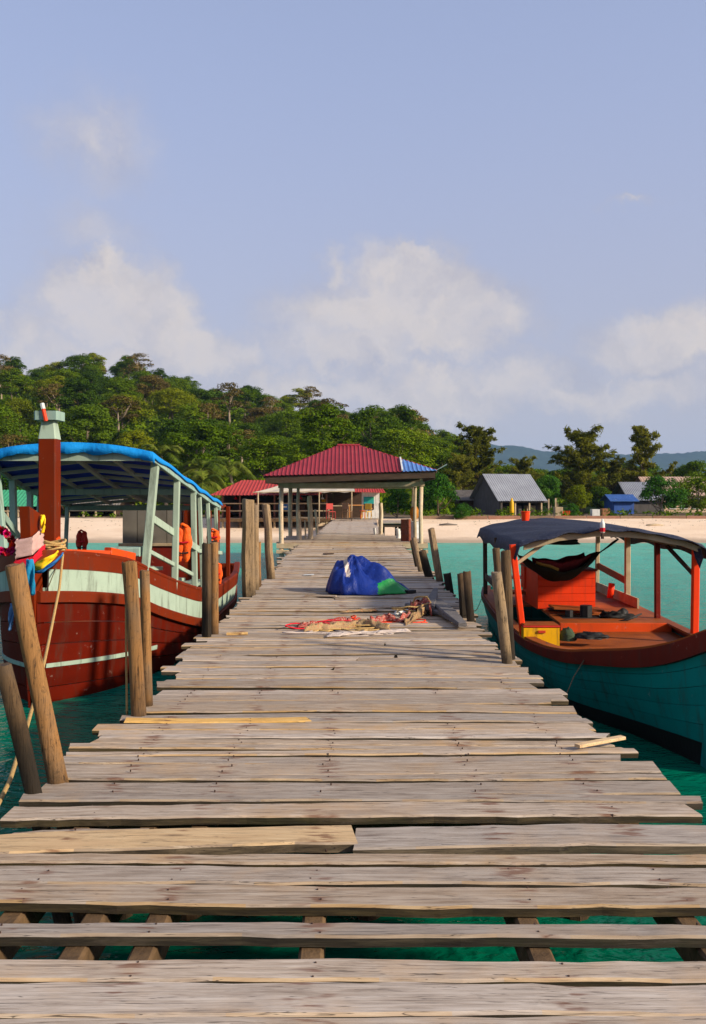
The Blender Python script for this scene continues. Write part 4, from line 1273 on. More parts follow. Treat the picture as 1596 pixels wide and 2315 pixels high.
def hut(label, px0, px1, py_base, py_eave, py_ridge, Y, depth, wallm, roofm, ridge_off=(.0, 1.0), open_front=False, name='beach_hut', cat='hut', lean=(0, 0), yaw=0.0):
    a = P(px0, py_base, Y); b_ = P(px1, py_base, Y)
    ze = P(0, py_eave, Y).z; zr = EYE + (HY - py_ridge) / FD * (Y + depth / 2)
    root = thing(name, label, cat, ((a.x + b_.x) / 2, Y + depth / 2, a.z - .1))
    z0 = a.z - .3
    for (p, q) in (((a.x, Y + depth), (b_.x, Y + depth)), ((a.x, Y), (a.x, Y + depth)), ((b_.x, Y), (b_.x, Y + depth))) + (() if open_front else (((a.x, Y), (b_.x, Y)),)):
        mb = MB(); mb.beam((p[0], p[1], (z0 + ze) / 2), (q[0], q[1], (z0 + ze) / 2), .1, ze - z0, c=.01); mb.build('wall', wallm, root)
    for x in (a.x, b_.x):
        mb = MB(); v = [(x, Y, ze), (x, Y + depth, ze), (x, Y + depth / 2, zr - .05)]
        mb.loft([[Vector(p) + Vector((s, 0, 0)) for p in v] for s in (-.05, .05)]); mb.build('gable', wallm, root)
    ov = .35
    for s in (0, 1):
        ye = Y - ov if s == 0 else Y + depth + ov
        p0, p1 = (a.x - ov, ye, ze - .12), (b_.x + ov, ye, ze - .12)
        r_0, r_1 = (a.x - ov + lean[0], Y + depth / 2, zr), (b_.x + ov + lean[1], Y + depth / 2, zr)
        mb = MB(); corrugated(mb, *((p0, p1, r_1, r_0) if s == 0 else (p1, p0, r_0, r_1)), 22, .03); mb.build('roof_sheet', roofm, root, solid=.01)
    root.rotation_euler = (0, 0, yaw)
    return root, a, b_, ze


root, a, b_, ze = hut('grey iron roofed hut with open shop front on the beach', 1106, 1208, 1168, 1129, 1072, 66, 4.6, HUTWALL, ROOF_GREY, open_front=True, yaw=.30)
for t in (0.02, .35, .7, 1.0):
    p = a.lerp(b_, t); mb = MB(); mb.beam((p.x, 65.95, a.z - .2), (p.x, 65.95, ze), .12, .12); mb.build('post', TANWOOD, root)
mb = MB(); mb.beam((a.x, 65.9, ze - .14), (b_.x + .5, 65.9, ze - .14), .08, .2); mb.build('lintel', HUTWALL, root)
for t, m_ in ((.15, DARKWOOD), (.5, HUTWALL), (.85, TANWOOD)):
    p = a.lerp(b_, t); mb = MB(); mb.box((p.x, 66.8, a.z + .4), (.7, .5, .8)); mb.build('counter', m_, root)
for px, top in ((1214, 1128), (1232, 1126)):
    q = P(px, 1168, 64.8); mb = MB(); mb.tube([(q.x, q.y, q.z - .2), (q.x, q.y, P(px, top, 64.8).z)], .06, 7); mb.build('porch_post', TANWOOD, root)
mb = MB(); q = P(1157, 1168, 65.2); mb.loft([[q + Vector((math.cos(k_) * r_, math.sin(k_) * r_, z)) for k_ in [j * .785 for j in range(8)]] for r_, z in ((.16, 0), (.17, .4), (.15, 1.0), (.05, 1.35))])
tag(mb.build('rolled_awning', YELLOW, None, True), 'yellow rolled canvas standing at the hut front', 'canvas')
hut('dark plank shed under the trees left of the grey roofed hut', 1040, 1074, 1166, 1128, 1108, 70, 3, DARKWOOD, GREYWOOD, name='plank_shed', cat='shed')
hut('low blue walled shed with bright blue awning roof', 1388, 1432, 1164, 1130, 1118, 68, 2.5, BLUEWALL, ROOF_BLUE, name='blue_shed', cat='shed')
hut('grey roofed house beside the blue shed', 1428, 1500, 1164, 1128, 1090, 72, 5, HUTWALL, ROOF_GREY, name='grey_house', cat='house')
root, a, b_, ze = hut('pink plastered villa half hidden behind the trees', 1478, 1610, 1166, 1118, 1078, 74, 6, PINKWALL, simple('villa_roof', (.50, .33, .24), None, 2), name='pink_villa', cat='villa')
for t in (.12, .32, .52, .72):
    p = a.lerp(b_, t); mb = MB(); mb.box((p.x, 73.93, a.z + 1.0), (.55, .08, .9)); f = mb.build('window', WHITE, root)
    mb = MB(); mb.box((p.x, 73.9, a.z + 1.0), (.42, .06, .76)); mb.build('pane', BLACKISH, f)
root, a, b_, ze = hut('green roofed open hut at the far left of the beach', -60, 96, 1172, 1141, 1108, 62, 4.5, DARKWOOD, ROOF_GREEN, open_front=True)
for t in (.3, .5, .65, .8, 1.0):
    p = a.lerp(b_, t); mb = MB(); mb.beam((p.x, 61.95, a.z - .2), (p.x, 61.95, ze), .12, .12); mb.build('post', TANWOOD, root)
mb = MB(); mb.beam((a.x, 61.9, a.z + .5), (b_.x, 61.9, a.z + .5), .06, .1); mb.build('rail', TANWOOD, root)
root, a, b_, ze = hut('dark open hut seen below the left boat canopy', 150, 262, 1172, 1138, 1112, 62, 4, DARKWOOD, GREYWOOD, open_front=True)
for t in (.05, .35, .6, .98):
    p = a.lerp(b_, t); mb = MB(); mb.beam((p.x, 61.95, a.z - .2), (p.x, 61.95, ze), .12, .12); mb.build('post', TANWOOD, root)
mb = MB(); mb.beam((a.x, 61.9, a.z + .55), (b_.x, 61.9, a.z + .55), .06, .1); mb.build('rail', GREYWOOD, root)
# low retaining wall of timber along the top of the sand, right half
wl = thing('retaining_wall', 'low brown timber edging along the top of the beach', 'wall', (14, 58.6, .7))
for q in range(12):
    xa = 4.5 + q * 2.15; mb = MB(); mb.beam((xa, 58.6 + .1 * (q % 2), .86), (xa + 2.1, 58.6 + .1 * ((q + 1) % 2), .86), .12, .30); mb.build('log', simple('edging%d' % q, (.24 + .04 * (q % 3), .15, .09), None, 3), wl)
for i, (px, m_, lab, hh) in enumerate(((1278, ORANGE, 'orange crate on the sand beside the yard hedge', .35), (1262, TANWOOD, 'wooden crate left of the yard hedge', .6), (1345, WHITE, 'white crate in the yard near the blue shed', .45), (1368, simple('brown_crate', (.3, .13, .05), None, 4), 'brown crate at the foot of the blue shed', .5))):
    c = P(px, 1166, 62); root = thing('crate', lab, 'crate', (c.x, 62, c.z - .1))
    for sx in (-1, 1):
        mb = MB(); mb.box((c.x + sx * .25, 62, c.z + hh / 2), (.04, .5, hh)); mb.build('side', m_, root)
        mb = MB(); mb.box((c.x, 62 + sx * .25, c.z + hh / 2), (.5, .04, hh)); mb.build('side', m_, root)
    mb = MB(); mb.box((c.x, 62, c.z + .03), (.46, .46, .04)); mb.build('bottom', m_, root)


# ------------------------------------------------------------------ left boat: red-brown and mint wooden boat, bow towards the camera
LX = -3.62
LG = [(10.12, .035, 1.74), (10.5, .36, 1.70), (11.0, .68, 1.62), (11.3, .81, 1.555), (12, 1.01, 1.33), (13, 1.2, 1.08), (13.76, 1.3, .94), (15, 1.38, .85), (17, 1.38, .85), (19, 1.2, .95)]
LWL = [(10.30, .02), (10.8, .44), (11.3, .72), (11.94, .93), (13, 1.12), (15, 1.25), (17, 1.22), (19, .95)]
LYS = [10.12, 10.18, 10.25] + [10.35 + .12 * i for i in range(14)] + [12.1 + .3 * i for i in range(7)] + [14.4 + .5 * i for i in range(10)]


def lhull(Y, z, sg, out=0.0):
    bg, zg = crom(LG, Y); bw = crom(LWL, Y)[0] if Y > 10.3 else .02
    if z >= 0:
        t = min(1.0, z / zg); b_ = bw + (bg - bw) * t + .03 * math.sin(t * 3.14)
    else:
        b_ = bw * max(.05, 1 + z / .42)
    return Vector((LX + sg * (b_ + out * (1 if b_ > .06 else .3)), Y, z))


lb = thing('moored_boat', 'red-brown wooden boat with mint stripe and blue tarp canopy', 'boat', (LX, 14.5, -.3))


def lband(name, mat, sg, ztop, zbot, out=0.0, th=.03, ys=LYS, nz=3, smooth_=True):
    mb = MB()
    n = len(ys) - 1

    def fn(u, v):
        q = u * n; i_ = min(n - 1, int(q)); Y = ys[i_] + (ys[i_ + 1] - ys[i_]) * (q - i_)
        a_, c_ = ztop(Y), zbot(Y)
        return lhull(Y, a_ + (c_ - a_) * v, sg, out)
    mb.grid(fn, n * 2, nz)
    return mb.build(name, mat, lb, False, solid=th)


zg_ = lambda Y: crom(LG, Y)[1]
for sg in (1, -1):
    lband('bulwark', RED_BROWN, sg, lambda Y: zg_(Y), lambda Y: zg_(Y) - .175, .012)
    p = lband('mint_stripe', CREAM if sg > 0 else MINT, sg, lambda Y: zg_(Y) - .172, lambda Y: zg_(Y) - .425, .004, ys=LYS[2:])
    NS = 6
    for i in range(NS):
        lband('strake', HULL_RED, sg, lambda Y, i=i: (zg_(Y) - .54) * (1 - i / NS) - .32 * (i / NS), lambda Y, i=i: (zg_(Y) - .54) * (1 - (i + 1) / NS) - .32 * ((i + 1) / NS) + .012, .003 * (i % 2), .02)
    lband('waterline_stripe', CREAM if sg > 0 else MINT, sg, lambda Y: .475 - .04 * (Y - 10), lambda Y: .43 - .045 * (Y - 10), .02, .012, ys=[10.3, 10.5, 10.8, 11.1, 11.5, 12], nz=1)
    # rubbing strake and cap rail as squared timbers following the side
    for nm, dz, w, h, o_, mt in (('rubbing_strake', -.49, .09, .13, .03, RED_BROWN), ('cap_rail', .02, .11, .045, -.02, RED_BROWN)):
        mb = MB(); rings = []
        for Y in LYS:
            p = lhull(Y, zg_(Y) + dz, sg, o_)
            rings.append([p + Vector(q) for q in ((-w/2, 0, -h/2), (w/2, 0, -h/2), (w/2, 0, h/2 - .02), (w/2 - .02, 0, h/2), (-w/2, 0, h/2))])
        mb.loft(rings); mb.build(nm, mt, lb)
# foredeck, orange coaming, sole, transom
mb = MB()
for Y0, Y1 in zip(LYS[:-1], LYS[1:]):
    if Y1 > 11.75: continue
    a_, c_ = crom(LG, Y0), crom(LG, Y1)
    mb.poly([(LX - a_[0], Y0, a_[1] - .06), (LX + a_[0], Y0, a_[1] - .06), (LX + c_[0], Y1, c_[1] - .06), (LX - c_[0], Y1, c_[1] - .06)])
mb.build('foredeck', RED_BROWN, lb, solid=.04)
mb = MB(); mb.beam((LX + .62, 11.0, 1.70), (LX + .80, 11.5, 1.60), .10, .11); mb.build('coaming', ORANGE, lb)
mb = MB(); mb.beam((LX + .22, 10.55, 1.735), (LX + .63, 11.02, 1.69), .09, .05); mb.build('coaming', ORANGE, lb)
mb = MB(); mb.beam((LX + .55, 11.62, 1.60), (LX - .75, 11.62, 1.60), .07, .12); mb.build('coaming', ORANGE, lb)
mb = MB(); mb.beam((LX - .1, 10.75, 1.72), (LX + .12, 10.72, 1.86), .12, .10); mb.build('cleat_block', ORANGE, lb)
mb = MB(); mb.grid(lambda u, v: Vector((LX + (u * 2 - 1) * (crom(LWL, 11.8 + 7.1 * v)[0]), 11.8 + 7.1 * v, .32)), 4, 10); mb.build('sole', DECK_BROWN, lb, solid=.04)
mb = MB(); mb.poly([(LX - .95, 19, -.3), (LX + .95, 19, -.3), (LX + 1.2, 19, .95), (LX - 1.2, 19, .95)]); mb.build('transom', RED_BROWN, lb, solid=.06)
# stem timber with its high post
mb = MB()
st = [(-.4, 10.36, .16), (0, 10.30, .17), (.8, 10.18, .17), (1.5, 10.08, .18), (1.9, 10.02, .20), (2.22, 9.99, .22)]
mb.loft([[Vector((LX + x, y + q, z)) for x, q in ((-.055, -w_ * .35), (.055, -w_ * .35), (.075, w_), (-.075, w_))] for z, y, w_ in st])
for j in range(4): mb.v[-1 - j].z += (.05 if j > 1 else -.04)
mb.build('stem_post', RED_BROWN, lb)
# samson post / mast
mx_, my_ = P(112, 1225, 10.74).x, 10.74
mb = MB(); mb.beam((mx_, my_, 1.3), (mx_, my_, P(0, 993, my_).z), .205, .205, c=.012); mb.build('mast', RED_BROWN, lb)
zt = P(0, 993, my_).z; zt2 = P(0, 951, my_).z
mb = MB(); mb.beam((mx_, my_, zt), (mx_, my_, zt2), .212, .212, c=.012, taper=.68); mb.build('mast_head', CREAM, lb)
mb = MB(); mb.beam((mx_, my_, zt2), (mx_, my_, P(0, 931, my_).z), .285, .285, c=.02); mb.build('mast_cap', MINT, lb)
mb = MB(); c0, c1 = P(104, 952, my_ - .16), P(95, 912, my_ - .14); mb.tube([c0, c0.lerp(c1, .7)], .022, 7); mb.build('stick', ORANGE_LT, lb)
mb = MB(); mb.tube([c0.lerp(c1, .68), c1], .026, 7); mb.build('stick_tip', WHITE, lb)
# canopy
RT = [(11.45, 1.07, 2.90), (12.6, 1.20, 2.66), (13.6, 1.28, 2.49), (14.6, 1.30, 2.35), (15.7, 1.32, 2.23)]


def roofpt(u, v, dz=0):
    Y = 11.45 + 4.3 * v; hw, ze_ = interp(RT, Y)
    l_ = u * 2 - 1
    z = ze_ + .13 * (1 - l_ * l_) + .012 * math.sin(v * 26) * math.cos(u * 9) + dz
    if abs(l_) > .985: z -= .06
    if v < .002 or v > .998: z -= .05
    Yo = Y + .03 * math.sin(u * 23) * (1 if v < .01 else 0)
    return Vector((LX + l_ * (hw + .04), Yo, z))


def tarpt(u, v):
    n_ = 36; i_, j_ = round(u * n_), round(v * n_)
    uu = min(1, max(0, (i_ - 1) / (n_ - 2))); vv = min(1, max(0, (j_ - 1) / (n_ - 2)))
    p = roofpt(.015 + .97 * uu, .003 + .994 * vv, .035)
    if j_ == 0: p += Vector((0, -.03, -.125 - .06 * mnoise.noise(Vector((u * 7, 3, 0))) - .02 * mnoise.noise(Vector((u * 23, 8, 0)))))
    elif j_ == 1: p += Vector((0, -.02, 0))
    if i_ in (0, n_): p += Vector(((.025 if u > .5 else -.025), 0, -.065 - .04 * mnoise.noise(Vector((v * 9, 5, 0)))))
    return p


mb = MB(); mb.grid(tarpt, 36, 36); cano = mb.build('canopy', TARP_BLUE, lb, True, solid=.008)
mb = MB(); mb.grid(lambda u, v: roofpt(.02 + u * .96, .01 + v * .98, -.012), 20, 24); mb.build('canopy_lining', UNDER_BLUE, cano, True, solid=.006)
for i in range(9):
    v = .03 + .94 * i / 8; Y = 11.45 + 4.3 * v
    for a_, c_ in ((.03, .5), (.5, .97)):
        mb = MB(); mb.beam(roofpt(a_, v, -.05), roofpt(c_, v, -.05), .05, .05); mb.build('purlin', GREYMINT, lb)
for u in (.28, .5, .72):
    for v0, v1 in ((.02, .33), (.33, .66), (.66, .98)):
        mb = MB(); mb.beam(roofpt(u, v0, -.09), roofpt(u, v1, -.09), .06, .05); mb.build('roof_spar', GREYMINT, lb)
for sg, u in ((1, .975), (-1, .025)):
    for v0, v1 in ((.01, .26), (.26, .5), (.5, .75), (.75, .99)):
        mb = MB(); mb.beam(roofpt(u, v0, -.05), roofpt(u, v1, -.05), .05, .07); mb.build('side_spar', MINT, lb)
# cream fascia board with straight lower edge below the arched tarp edge
mb = MB(); top_ = [roofpt(.03 + .94 * i / 12, .012, -.0) for i in range(13)]
zb_ = 2.83
prof = [(p.x, min(p.z, 3.2)) for p in top_]
prof = [(x, max(z, zb_ + .01)) for x, z in prof] + [(x, zb_) for x, z in reversed(prof)]
mb.loft([[Vector((x, y_, z)) for x, z in prof] for y_ in (11.49, 11.53)]); mb.build('fascia', CREAM, lb)
for Y, zz in ((13.5, 2.44), (15.6, 2.17)):
    hw = interp(RT, Y)[0]; mb = MB(); mb.beam((LX - hw, Y, zz), (LX + hw, Y, zz), .06, .09); mb.build('cross_beam', MINT, lb)
# side posts
for sg in (1, -1):
    for Y, lx0, ztop, w_ in ((11.72, .90, 2.86, .10), (12.62, 1.25, 2.62, .085), (13.5, 1.31, 2.46, .08), (13.95, 1.32, 2.41, .06), (14.65, 1.33, 2.33, .06), (15.4, 1.33, 2.24, .06)):
        bg, zg = crom(LG, Y); hw = interp(RT, Y)[0]
        lx = min(lx0, bg - .02) if Y > 12 else .90
        mb = MB(); mb.beam((LX + sg * lx, Y, zg - .15), (LX + sg * (hw - .05), Y, ztop), w_, w_, c=.008); mb.build('canopy_post', CREAM if sg > 0 else MINT, lb)
    # rails
    for (Y0, z0, Y1, z1, h) in ((11.76, 2.12, 13.6, 1.57, .10), (11.76, 1.66, 13.3, 1.22, .055), (13.6, 1.55, 15.4, 1.4, .06)):
        l0 = .95 if Y0 < 12 else crom(LG, Y0)[0]; l1 = crom(LG, Y1)[0]
        ym = (Y0 + Y1) / 2; lm = (l0 + l1) / 2
        mb = MB(); mb.beam((LX + sg * l0, Y0, z0), (LX + sg * l1, Y1, z1), .04, h); mb.build('rail', CREAM if sg > 0 else MINT, lb)
# benches along the starboard side
for (Y0, Y1, z) in ((11.9, 12.7, 1.42), (12.75, 13.6, 1.18), (13.7, 15.2, 1.0)):
    for sg in (1, -1):
        lx = crom(LG, (Y0 + Y1) / 2)[0] - .30
        mb = MB(); mb.beam((LX + sg * (lx - .1), Y0, z), (LX + sg * lx, Y1, z - .06), .34, .05); s_ = mb.build('bench_seat', CREAM, lb)
        for Y in (Y0 + .1, Y1 - .1):
            mb = MB(); mb.beam((LX + sg * lx, Y, .35), (LX + sg * lx, Y, z - .03), .07, .28); mb.build('bench_leg', CREAM, s_)
mb = MB(); mb.beam((LX + .50, 11.70, 1.66), (LX + .86, 11.72, 1.66), .30, .12); mb.build('locker', MINT, lb)
# wheelhouse at the after end of the canopy
cx0, cx1 = P(278, 0, 16.4).x, P(412, 0, 16.4).x
for i in range(4):
    xa = cx0 + (cx1 - cx0) * i / 4; xb = cx0 + (cx1 - cx0) * (i + 1) / 4 - .012
    mb = MB(); mb.box(((xa + xb) / 2, 16.4, 1.84), (xb - xa, .05, .66), ch=.006); mb.build('cabin_panel', CABIN_PANEL, lb)
mb = MB(); mb.box(((cx0 + cx1) / 2, 16.38, 1.02), (cx1 - cx0 + .1, .08, .92)); mb.build('cabin_lower_wall', GUN_RED, lb)
mb = MB(); mb.box(((cx0 + cx1) / 2, 16.34, 1.49), (cx1 - cx0 + .12, .08, .05)); mb.build('cabin_sill', TANWOOD, lb)
mb = MB(); mb.box((cx1 + .12, 16.4, 1.5), (.16, .12, 1.5)); mb.build('cabin_corner', RED_BROWN, lb)
mb = MB(); mb.box(((cx0 + cx1) / 2, 17.5, 1.35), (cx1 - cx0, 2.1, 1.6)); mb.build('cabin_body', RED_BROWN, lb)
for px, m_ in ((447, RED_BROWN), (470, RED_BROWN), (487, RED_BROWN), (509, RED_BROWN)):
    q = P(px, 1150, 16.3); mb = MB(); mb.beam((q.x, 16.3 + (px - 447) * .006, .7), (q.x, 16.3 + (px - 447) * .006, 2.18), .075, .075); mb.build('stern_post', m_, lb)
mb = MB(); mb.beam((P(447, 0, 16.3).x, 16.3, 2.18), (P(509, 0, 16.7).x, 16.7, 2.18), .05, .07); mb.build('stern_rail', RED_BROWN, lb)

# things on and about the left boat


def life_jacket(label, px, py, Y, w, h, mat, rz=0.0, seed=0):
    c = P(px, py, Y); r = random.Random(seed)
    root = thing('life_jacket', label, 'life jacket', c)
    for s in (-1, 1):
        mb = MB()

        def fn(u, v):
            a = u * 6.283; t = v
            wid = w * .30 * (.55 + .5 * math.sin(min(1, t * 1.1 + .1) * 2.9)) * (1 if 0 < v < 1 else .3)
            th = wid * .62
            x = s * w * .22 * (1 + .25 * math.sin(t * 3)) + wid * math.cos(a) * (1 + .15 * math.sin(t * 15 + s))
            return c + Vector((x, th * math.sin(a) * (1 + .2 * math.sin(t * 21)), -h * t + .02 * math.sin(a * 3 + t * 9)))
        mb.grid(fn, 12, 12); mb.build('foam_panel', mat, root, True)
    mb = MB(); mb.tube([c + Vector((-w * .3, -.02, -h * .02)), c + Vector((0, -.05, .03)), c + Vector((w * .3, -.02, -h * .02))], w * .1, 6); mb.build('collar', mat, root, True)
    for q in (.45, .75):
        mb = MB(); mb.tube([c + Vector((-w * .4, -w * .22, -h * q)), c + Vector((0, -w * .26, -h * q - .01)), c + Vector((w * .4, -w * .22, -h * q))], .012, 5); mb.build('strap', BLACKISH if q > .5 else RED_S, root)
    return root


life_jacket('bright orange life jacket hanging on the mint rail of the left boat', 414, 1189, 12.75, .21, .50, LIFE, seed=1)
life_jacket('smaller orange life jacket hanging farther aft on the left boat', 482, 1200, 14.9, .19, .22, LIFE, seed=2)
life_jacket('shaded red life jacket hanging on the far rail of the left boat', 185, 1202, 15.8, .18, .36, LIFE_D, seed=3)
life_jacket('orange life jacket low beside the stern posts of the left boat', 491, 1275, 15.2, .15, .35, LIFE, seed=4)


def ring_band(name, label, z0, z1, y0, mat, tilt=.0, ex=.028, cat='sash'):
    rings = []
    for t in range(10):
        z = z0 + (z1 - z0) * t / 9; rr = []
        for k_ in range(28):
            a = k_ / 28 * 6.283; cx_, cy_ = math.cos(a), math.sin(a)
            sx = (.075 + ex) * (1 if abs(cx_) > .5 else abs(cx_) * 2) * (1 if cx_ > 0 else -1)
            sy = (.155 + ex) * (1 if abs(cy_) > .5 else abs(cy_) * 2) * (1 if cy_ > 0 else -1)
            wr = 1 + .07 * math.sin(t * 2.6 + k_ * .35 + 1.5 * mnoise.noise(Vector((k_ * .4, t * .3, z0)))) + .1 * mnoise.noise(Vector((k_ * .7, t, 4)))
            rr.append(Vector((LX + sx * wr, y0 + .06 + sy * (1 + (wr - 1) * .5), z + tilt * (sx + sy) + .012 * mnoise.noise(Vector((k_ * .5, t * .6, 9))))))
        rings.append(rr)
    mb = MB(); mb.loft(rings, cap0=False, cap1=False)
    return tag(mb.build(name, mat, None, True, solid=.008), label, cat)


ring_band('cloth_ribbon', 'pale pink cloth wrapped round the bow post', 1.76, 1.96, 10.02, PINK_W, .25, .018)
ring_band('cloth_ribbon', 'red cloth band wrapped under the pink cloth on the bow post', 1.66, 1.75, 10.03, RED_S, .30, .028)


def ribbon(name, label, pts, w, mat, cat='sash', th=.012, side=(1, 0, 0)):
    mb = MB(); pts = [Vector(p) for p in pts]; side = Vector(side); n = len(pts)

    def fn(u, v):
        q = u * (n - 1); i_ = min(n - 2, int(q)); p = pts[i_].lerp(pts[i_ + 1], q - i_)
        return p + side * w * (v - .5) * (.8 + .3 * math.sin(u * 5)) + Vector((0, .02 * math.sin(v * 7 + u * 9), .008 * math.sin(v * 9)))
    mb.grid(fn, 14, 5)
    return tag(mb.build(name, mat, None, True, solid=th), label, cat)


ribbon('cloth_ribbon', 'yellow knotted cloth at the foot of the bow post', [P(78, 1282, 9.86), P(96, 1276, 9.8), P(118, 1262, 9.84), P(130, 1250, 9.95)], .10, YEL_S, side=(.2, 0, 1))
ribbon('cloth_ribbon', 'blue edged scarf below the yellow knot on the bow post', [P(70, 1292, 9.9), P(96, 1290, 9.84), P(124, 1272, 9.88), P(142, 1252, 10.0)], .05, BLUE_S, side=(.2, 0, 1))
ribbon('cloth_ribbon', 'turquoise cloth tail hanging down the bow post', [P(66, 1265, 9.8), P(68, 1290, 9.78), P(72, 1320, 9.8), P(74, 1345, 9.84)], .085, simple('turquoise_cloth', (.01, .25, .42), (.01, .13, .3), 8, .8, .2, .3))
ribbon('cloth_ribbon', 'faded blue rag hanging left of the leaning post', [P(28, 1365, 10.2), P(26, 1395, 10.2), P(22, 1425, 10.2)], .06, simple('pale_blue_cloth', (.10, .22, .42), (.05, .12, .3), 8, .8, .2, .3))
ribbon('cloth_ribbon', 'small yellow and blue tassel behind the bow post', [P(95, 1165, 10.15), P(98, 1185, 10.12), P(96, 1205, 10.14)], .05, YEL_S)
gar = thing('flower_garland', 'magenta and red flower garland hung over the bow at the left edge', 'garland', P(15, 1250, 10.0))
for i in range(22):
    t = i / 21; a = t * 3.4 - .2
    c = P(-14 + 34 * math.sin(a) + 18 * t, 1222 - 26 * math.cos(a * 1.15), 10.0 + .02 * (i % 3))
    mb = MB(); rr = .055; r_ = random.Random(i)
    for pet in range(9):
        d = Vector((r_.uniform(-1, 1), r_.uniform(-1, .2), r_.uniform(-1, 1))).normalized(); s_ = d.cross(Vector((.3, .5, .7))).normalized() * rr * .55; q = d.cross(s_).normalized() * rr * .55
        mb.poly([c, c + d * rr * .6 + s_, c + d * rr, c + d * rr * .6 - s_]); mb.poly([c, c + d * rr * .6 + q, c + d * rr, c + d * rr * .6 - q])
    mb.build('flower', [MAGENTA, MAGENTA, ORANGE_LT, RED_S, GUN_RED][i % 5], gar)
# rope coil on the bow and mooring lines
mb = MB()
cc = P(118, 1238, 10.5)
for k_ in range(6):
    pts = []
    for j in range(25):
        a = j / 24 * 6.283; pts.append(cc + Vector((math.cos(a) * (.13 + .012 * (k_ % 3)), math.sin(a) * .10, -.07 + k_ * .028 + .02 * math.sin(a * 2 + k_ * 1.3))))
    mb.tube(pts, .014, 6, cap=False)
tag(mb.build('rope_coil', ROPE, None, True), 'coil of tan rope round the mast foot on the left boat', 'rope')


def rope(label, pts, r, mat=ROPE, sag=0.0):
    pts = [Vector(p) for p in pts]; out = []
    for i_ in range(len(pts) - 1):
        for j in range(8):
            t = j / 8; p = pts[i_].lerp(pts[i_ + 1], t); p.z -= sag * 4 * t * (1 - t); out.append(p)
    out.append(pts[-1])
    mb = MB(); mb.tube(out, r, 6)
    return tag(mb.build('mooring_rope', mat, None, True), label, 'rope')


rope('tan mooring rope from the left boat bow to the lower left corner', [P(143, 1246, 10.45), P(134, 1330, 9.6), P(110, 1450, 8.4), P(95, 1520, 7.6), P(62, 1640, 6.4), P(22, 1765, 5.2), P(-20, 1850, 4.6)], .014)
rope('thin rope running aft from the coil on the left boat', [P(140, 1241, 10.5), P(165, 1247, 10.8), P(192, 1257, 11.1)], .012)
rope('thin rope hanging beside the stout post', [P(285, 1300, 6.6), P(285, 1460, 6.62), P(287, 1622, 6.6)], .008)
rope('dark line slanting across the mint stripe to the rail', [P(108, 1330, 10.1), P(126, 1285, 10.3), P(150, 1255, 10.6)], .006, ROPE_D)

# ------------------------------------------------------------------ right boat: teal hull, navy canopy
def rc(Y): return 2.76 + .047 * Y


RG = [(7.70, .02, 1.25), (7.85, .09, 1.18), (8.1, .24, 1.06), (8.41, .42, .955), (9.19, .73, .80), (9.75, .90, .70), (10.43, 1.03, .635), (11.55, 1.13, .585), (14, 1.18, .57), (16.2, 1.16, .60), (17.2, 1.05, .64)]
RW = [(7.90, .01), (8.4, .17), (9.0, .38), (9.6, .66), (10.1, .84), (11.5, 1.02), (14, 1.08), (17.2, .95)]
RYS = [7.70, 7.74, 7.78, 7.85, 7.92] + [8.0 + .1 * i for i in range(24)] + [10.4 + .25 * i for i in range(12)] + [13.5 + .5 * i for i in range(8)] + [17.2]
rb = thing('moored_boat', 'dark teal boat with red gunwale and navy canvas canopy', 'boat', (rc(12), 12, -.3))


def rhull(Y, z, sg, out=0.0):
    bg, zg = crom(RG, Y); bw = crom(RW, Y)[0] if Y > 7.90 else .01
    if z >= 0:
        t = min(1.0, z / zg); b_ = bw + (bg - bw) * t ** 1.15 + .05 * math.sin(t * 3.14) * min(1, bg * 1.5)
        # raked stem: low down the bow starts further aft
        if Y < 7.90:
            tt = 1 - (Y - 7.70) / .20 * 1.0
            b_ = max(.01, bg * max(0, (t - tt * .75)) / max(.05, (1 - tt * .75)))
    else:
        b_ = bw * max(.05, 1 + z / .38)
    return Vector((rc(Y) + sg * (b_ + out), Y, z))


def rband(name, mat, sg, ztop, zbot, out=0.0, th=.025, nz=3, ys=RYS):
    mb = MB(); n = len(ys) - 1

    def fn(u, v):
        q = u * n; i_ = min(n - 1, int(q)); Y = ys[i_] + (ys[i_ + 1] - ys[i_]) * (q - i_)
        a_, c_ = ztop(Y), zbot(Y); return rhull(Y, a_ + (c_ - a_) * v, sg, out)
    mb.grid(fn, n * 2, nz)
    return mb.build(name, mat, rb, False, solid=th)


zr_ = lambda Y: crom(RG, Y)[1]
boot = lambda Y: .15 + .06 * sstep(Y, 10, 7.8)
for sg in (-1, 1):
    NS = 5
    for i in range(NS):
        rband('strake', TEAL, sg, lambda Y, i=i: (zr_(Y) - .10) + (boot(Y) - zr_(Y) + .10) * i / NS, lambda Y, i=i: (zr_(Y) - .10) + (boot(Y) - zr_(Y) + .10) * (i + 1) / NS + .005, .0015 * (i % 2))
    rband('hull_bottom', HULL_BLACK, sg, boot, lambda Y: -.3, 0)
    mb = MB(); rings = []
    for Y in RYS:
        h = .10 + .075 * sstep(Y, 10.5, 8); w = .055
        p = rhull(Y, zr_(Y), sg, .02)
        rings.append([p + Vector(q) for q in ((-w/2, 0, -h), (w/2, 0, -h), (w/2, 0, -.015), (w/2 - .015, 0, 0), (-w/2, 0, 0))])
    mb.loft(rings); mb.build('gunwale_band', GUN_RED, rb)
    mb = MB(); rings = []
    for Y in RYS[2:]:
        p = rhull(Y, zr_(Y) + .012, sg, -.05); w = .13
        rings.append([p + Vector(q) for q in ((-w/2, 0, -.018), (w/2, 0, -.018), (w/2, 0, .014), (-w/2, 0, .014))])
    mb.loft(rings); mb.build('cap_rail', DECK_BROWN, rb)
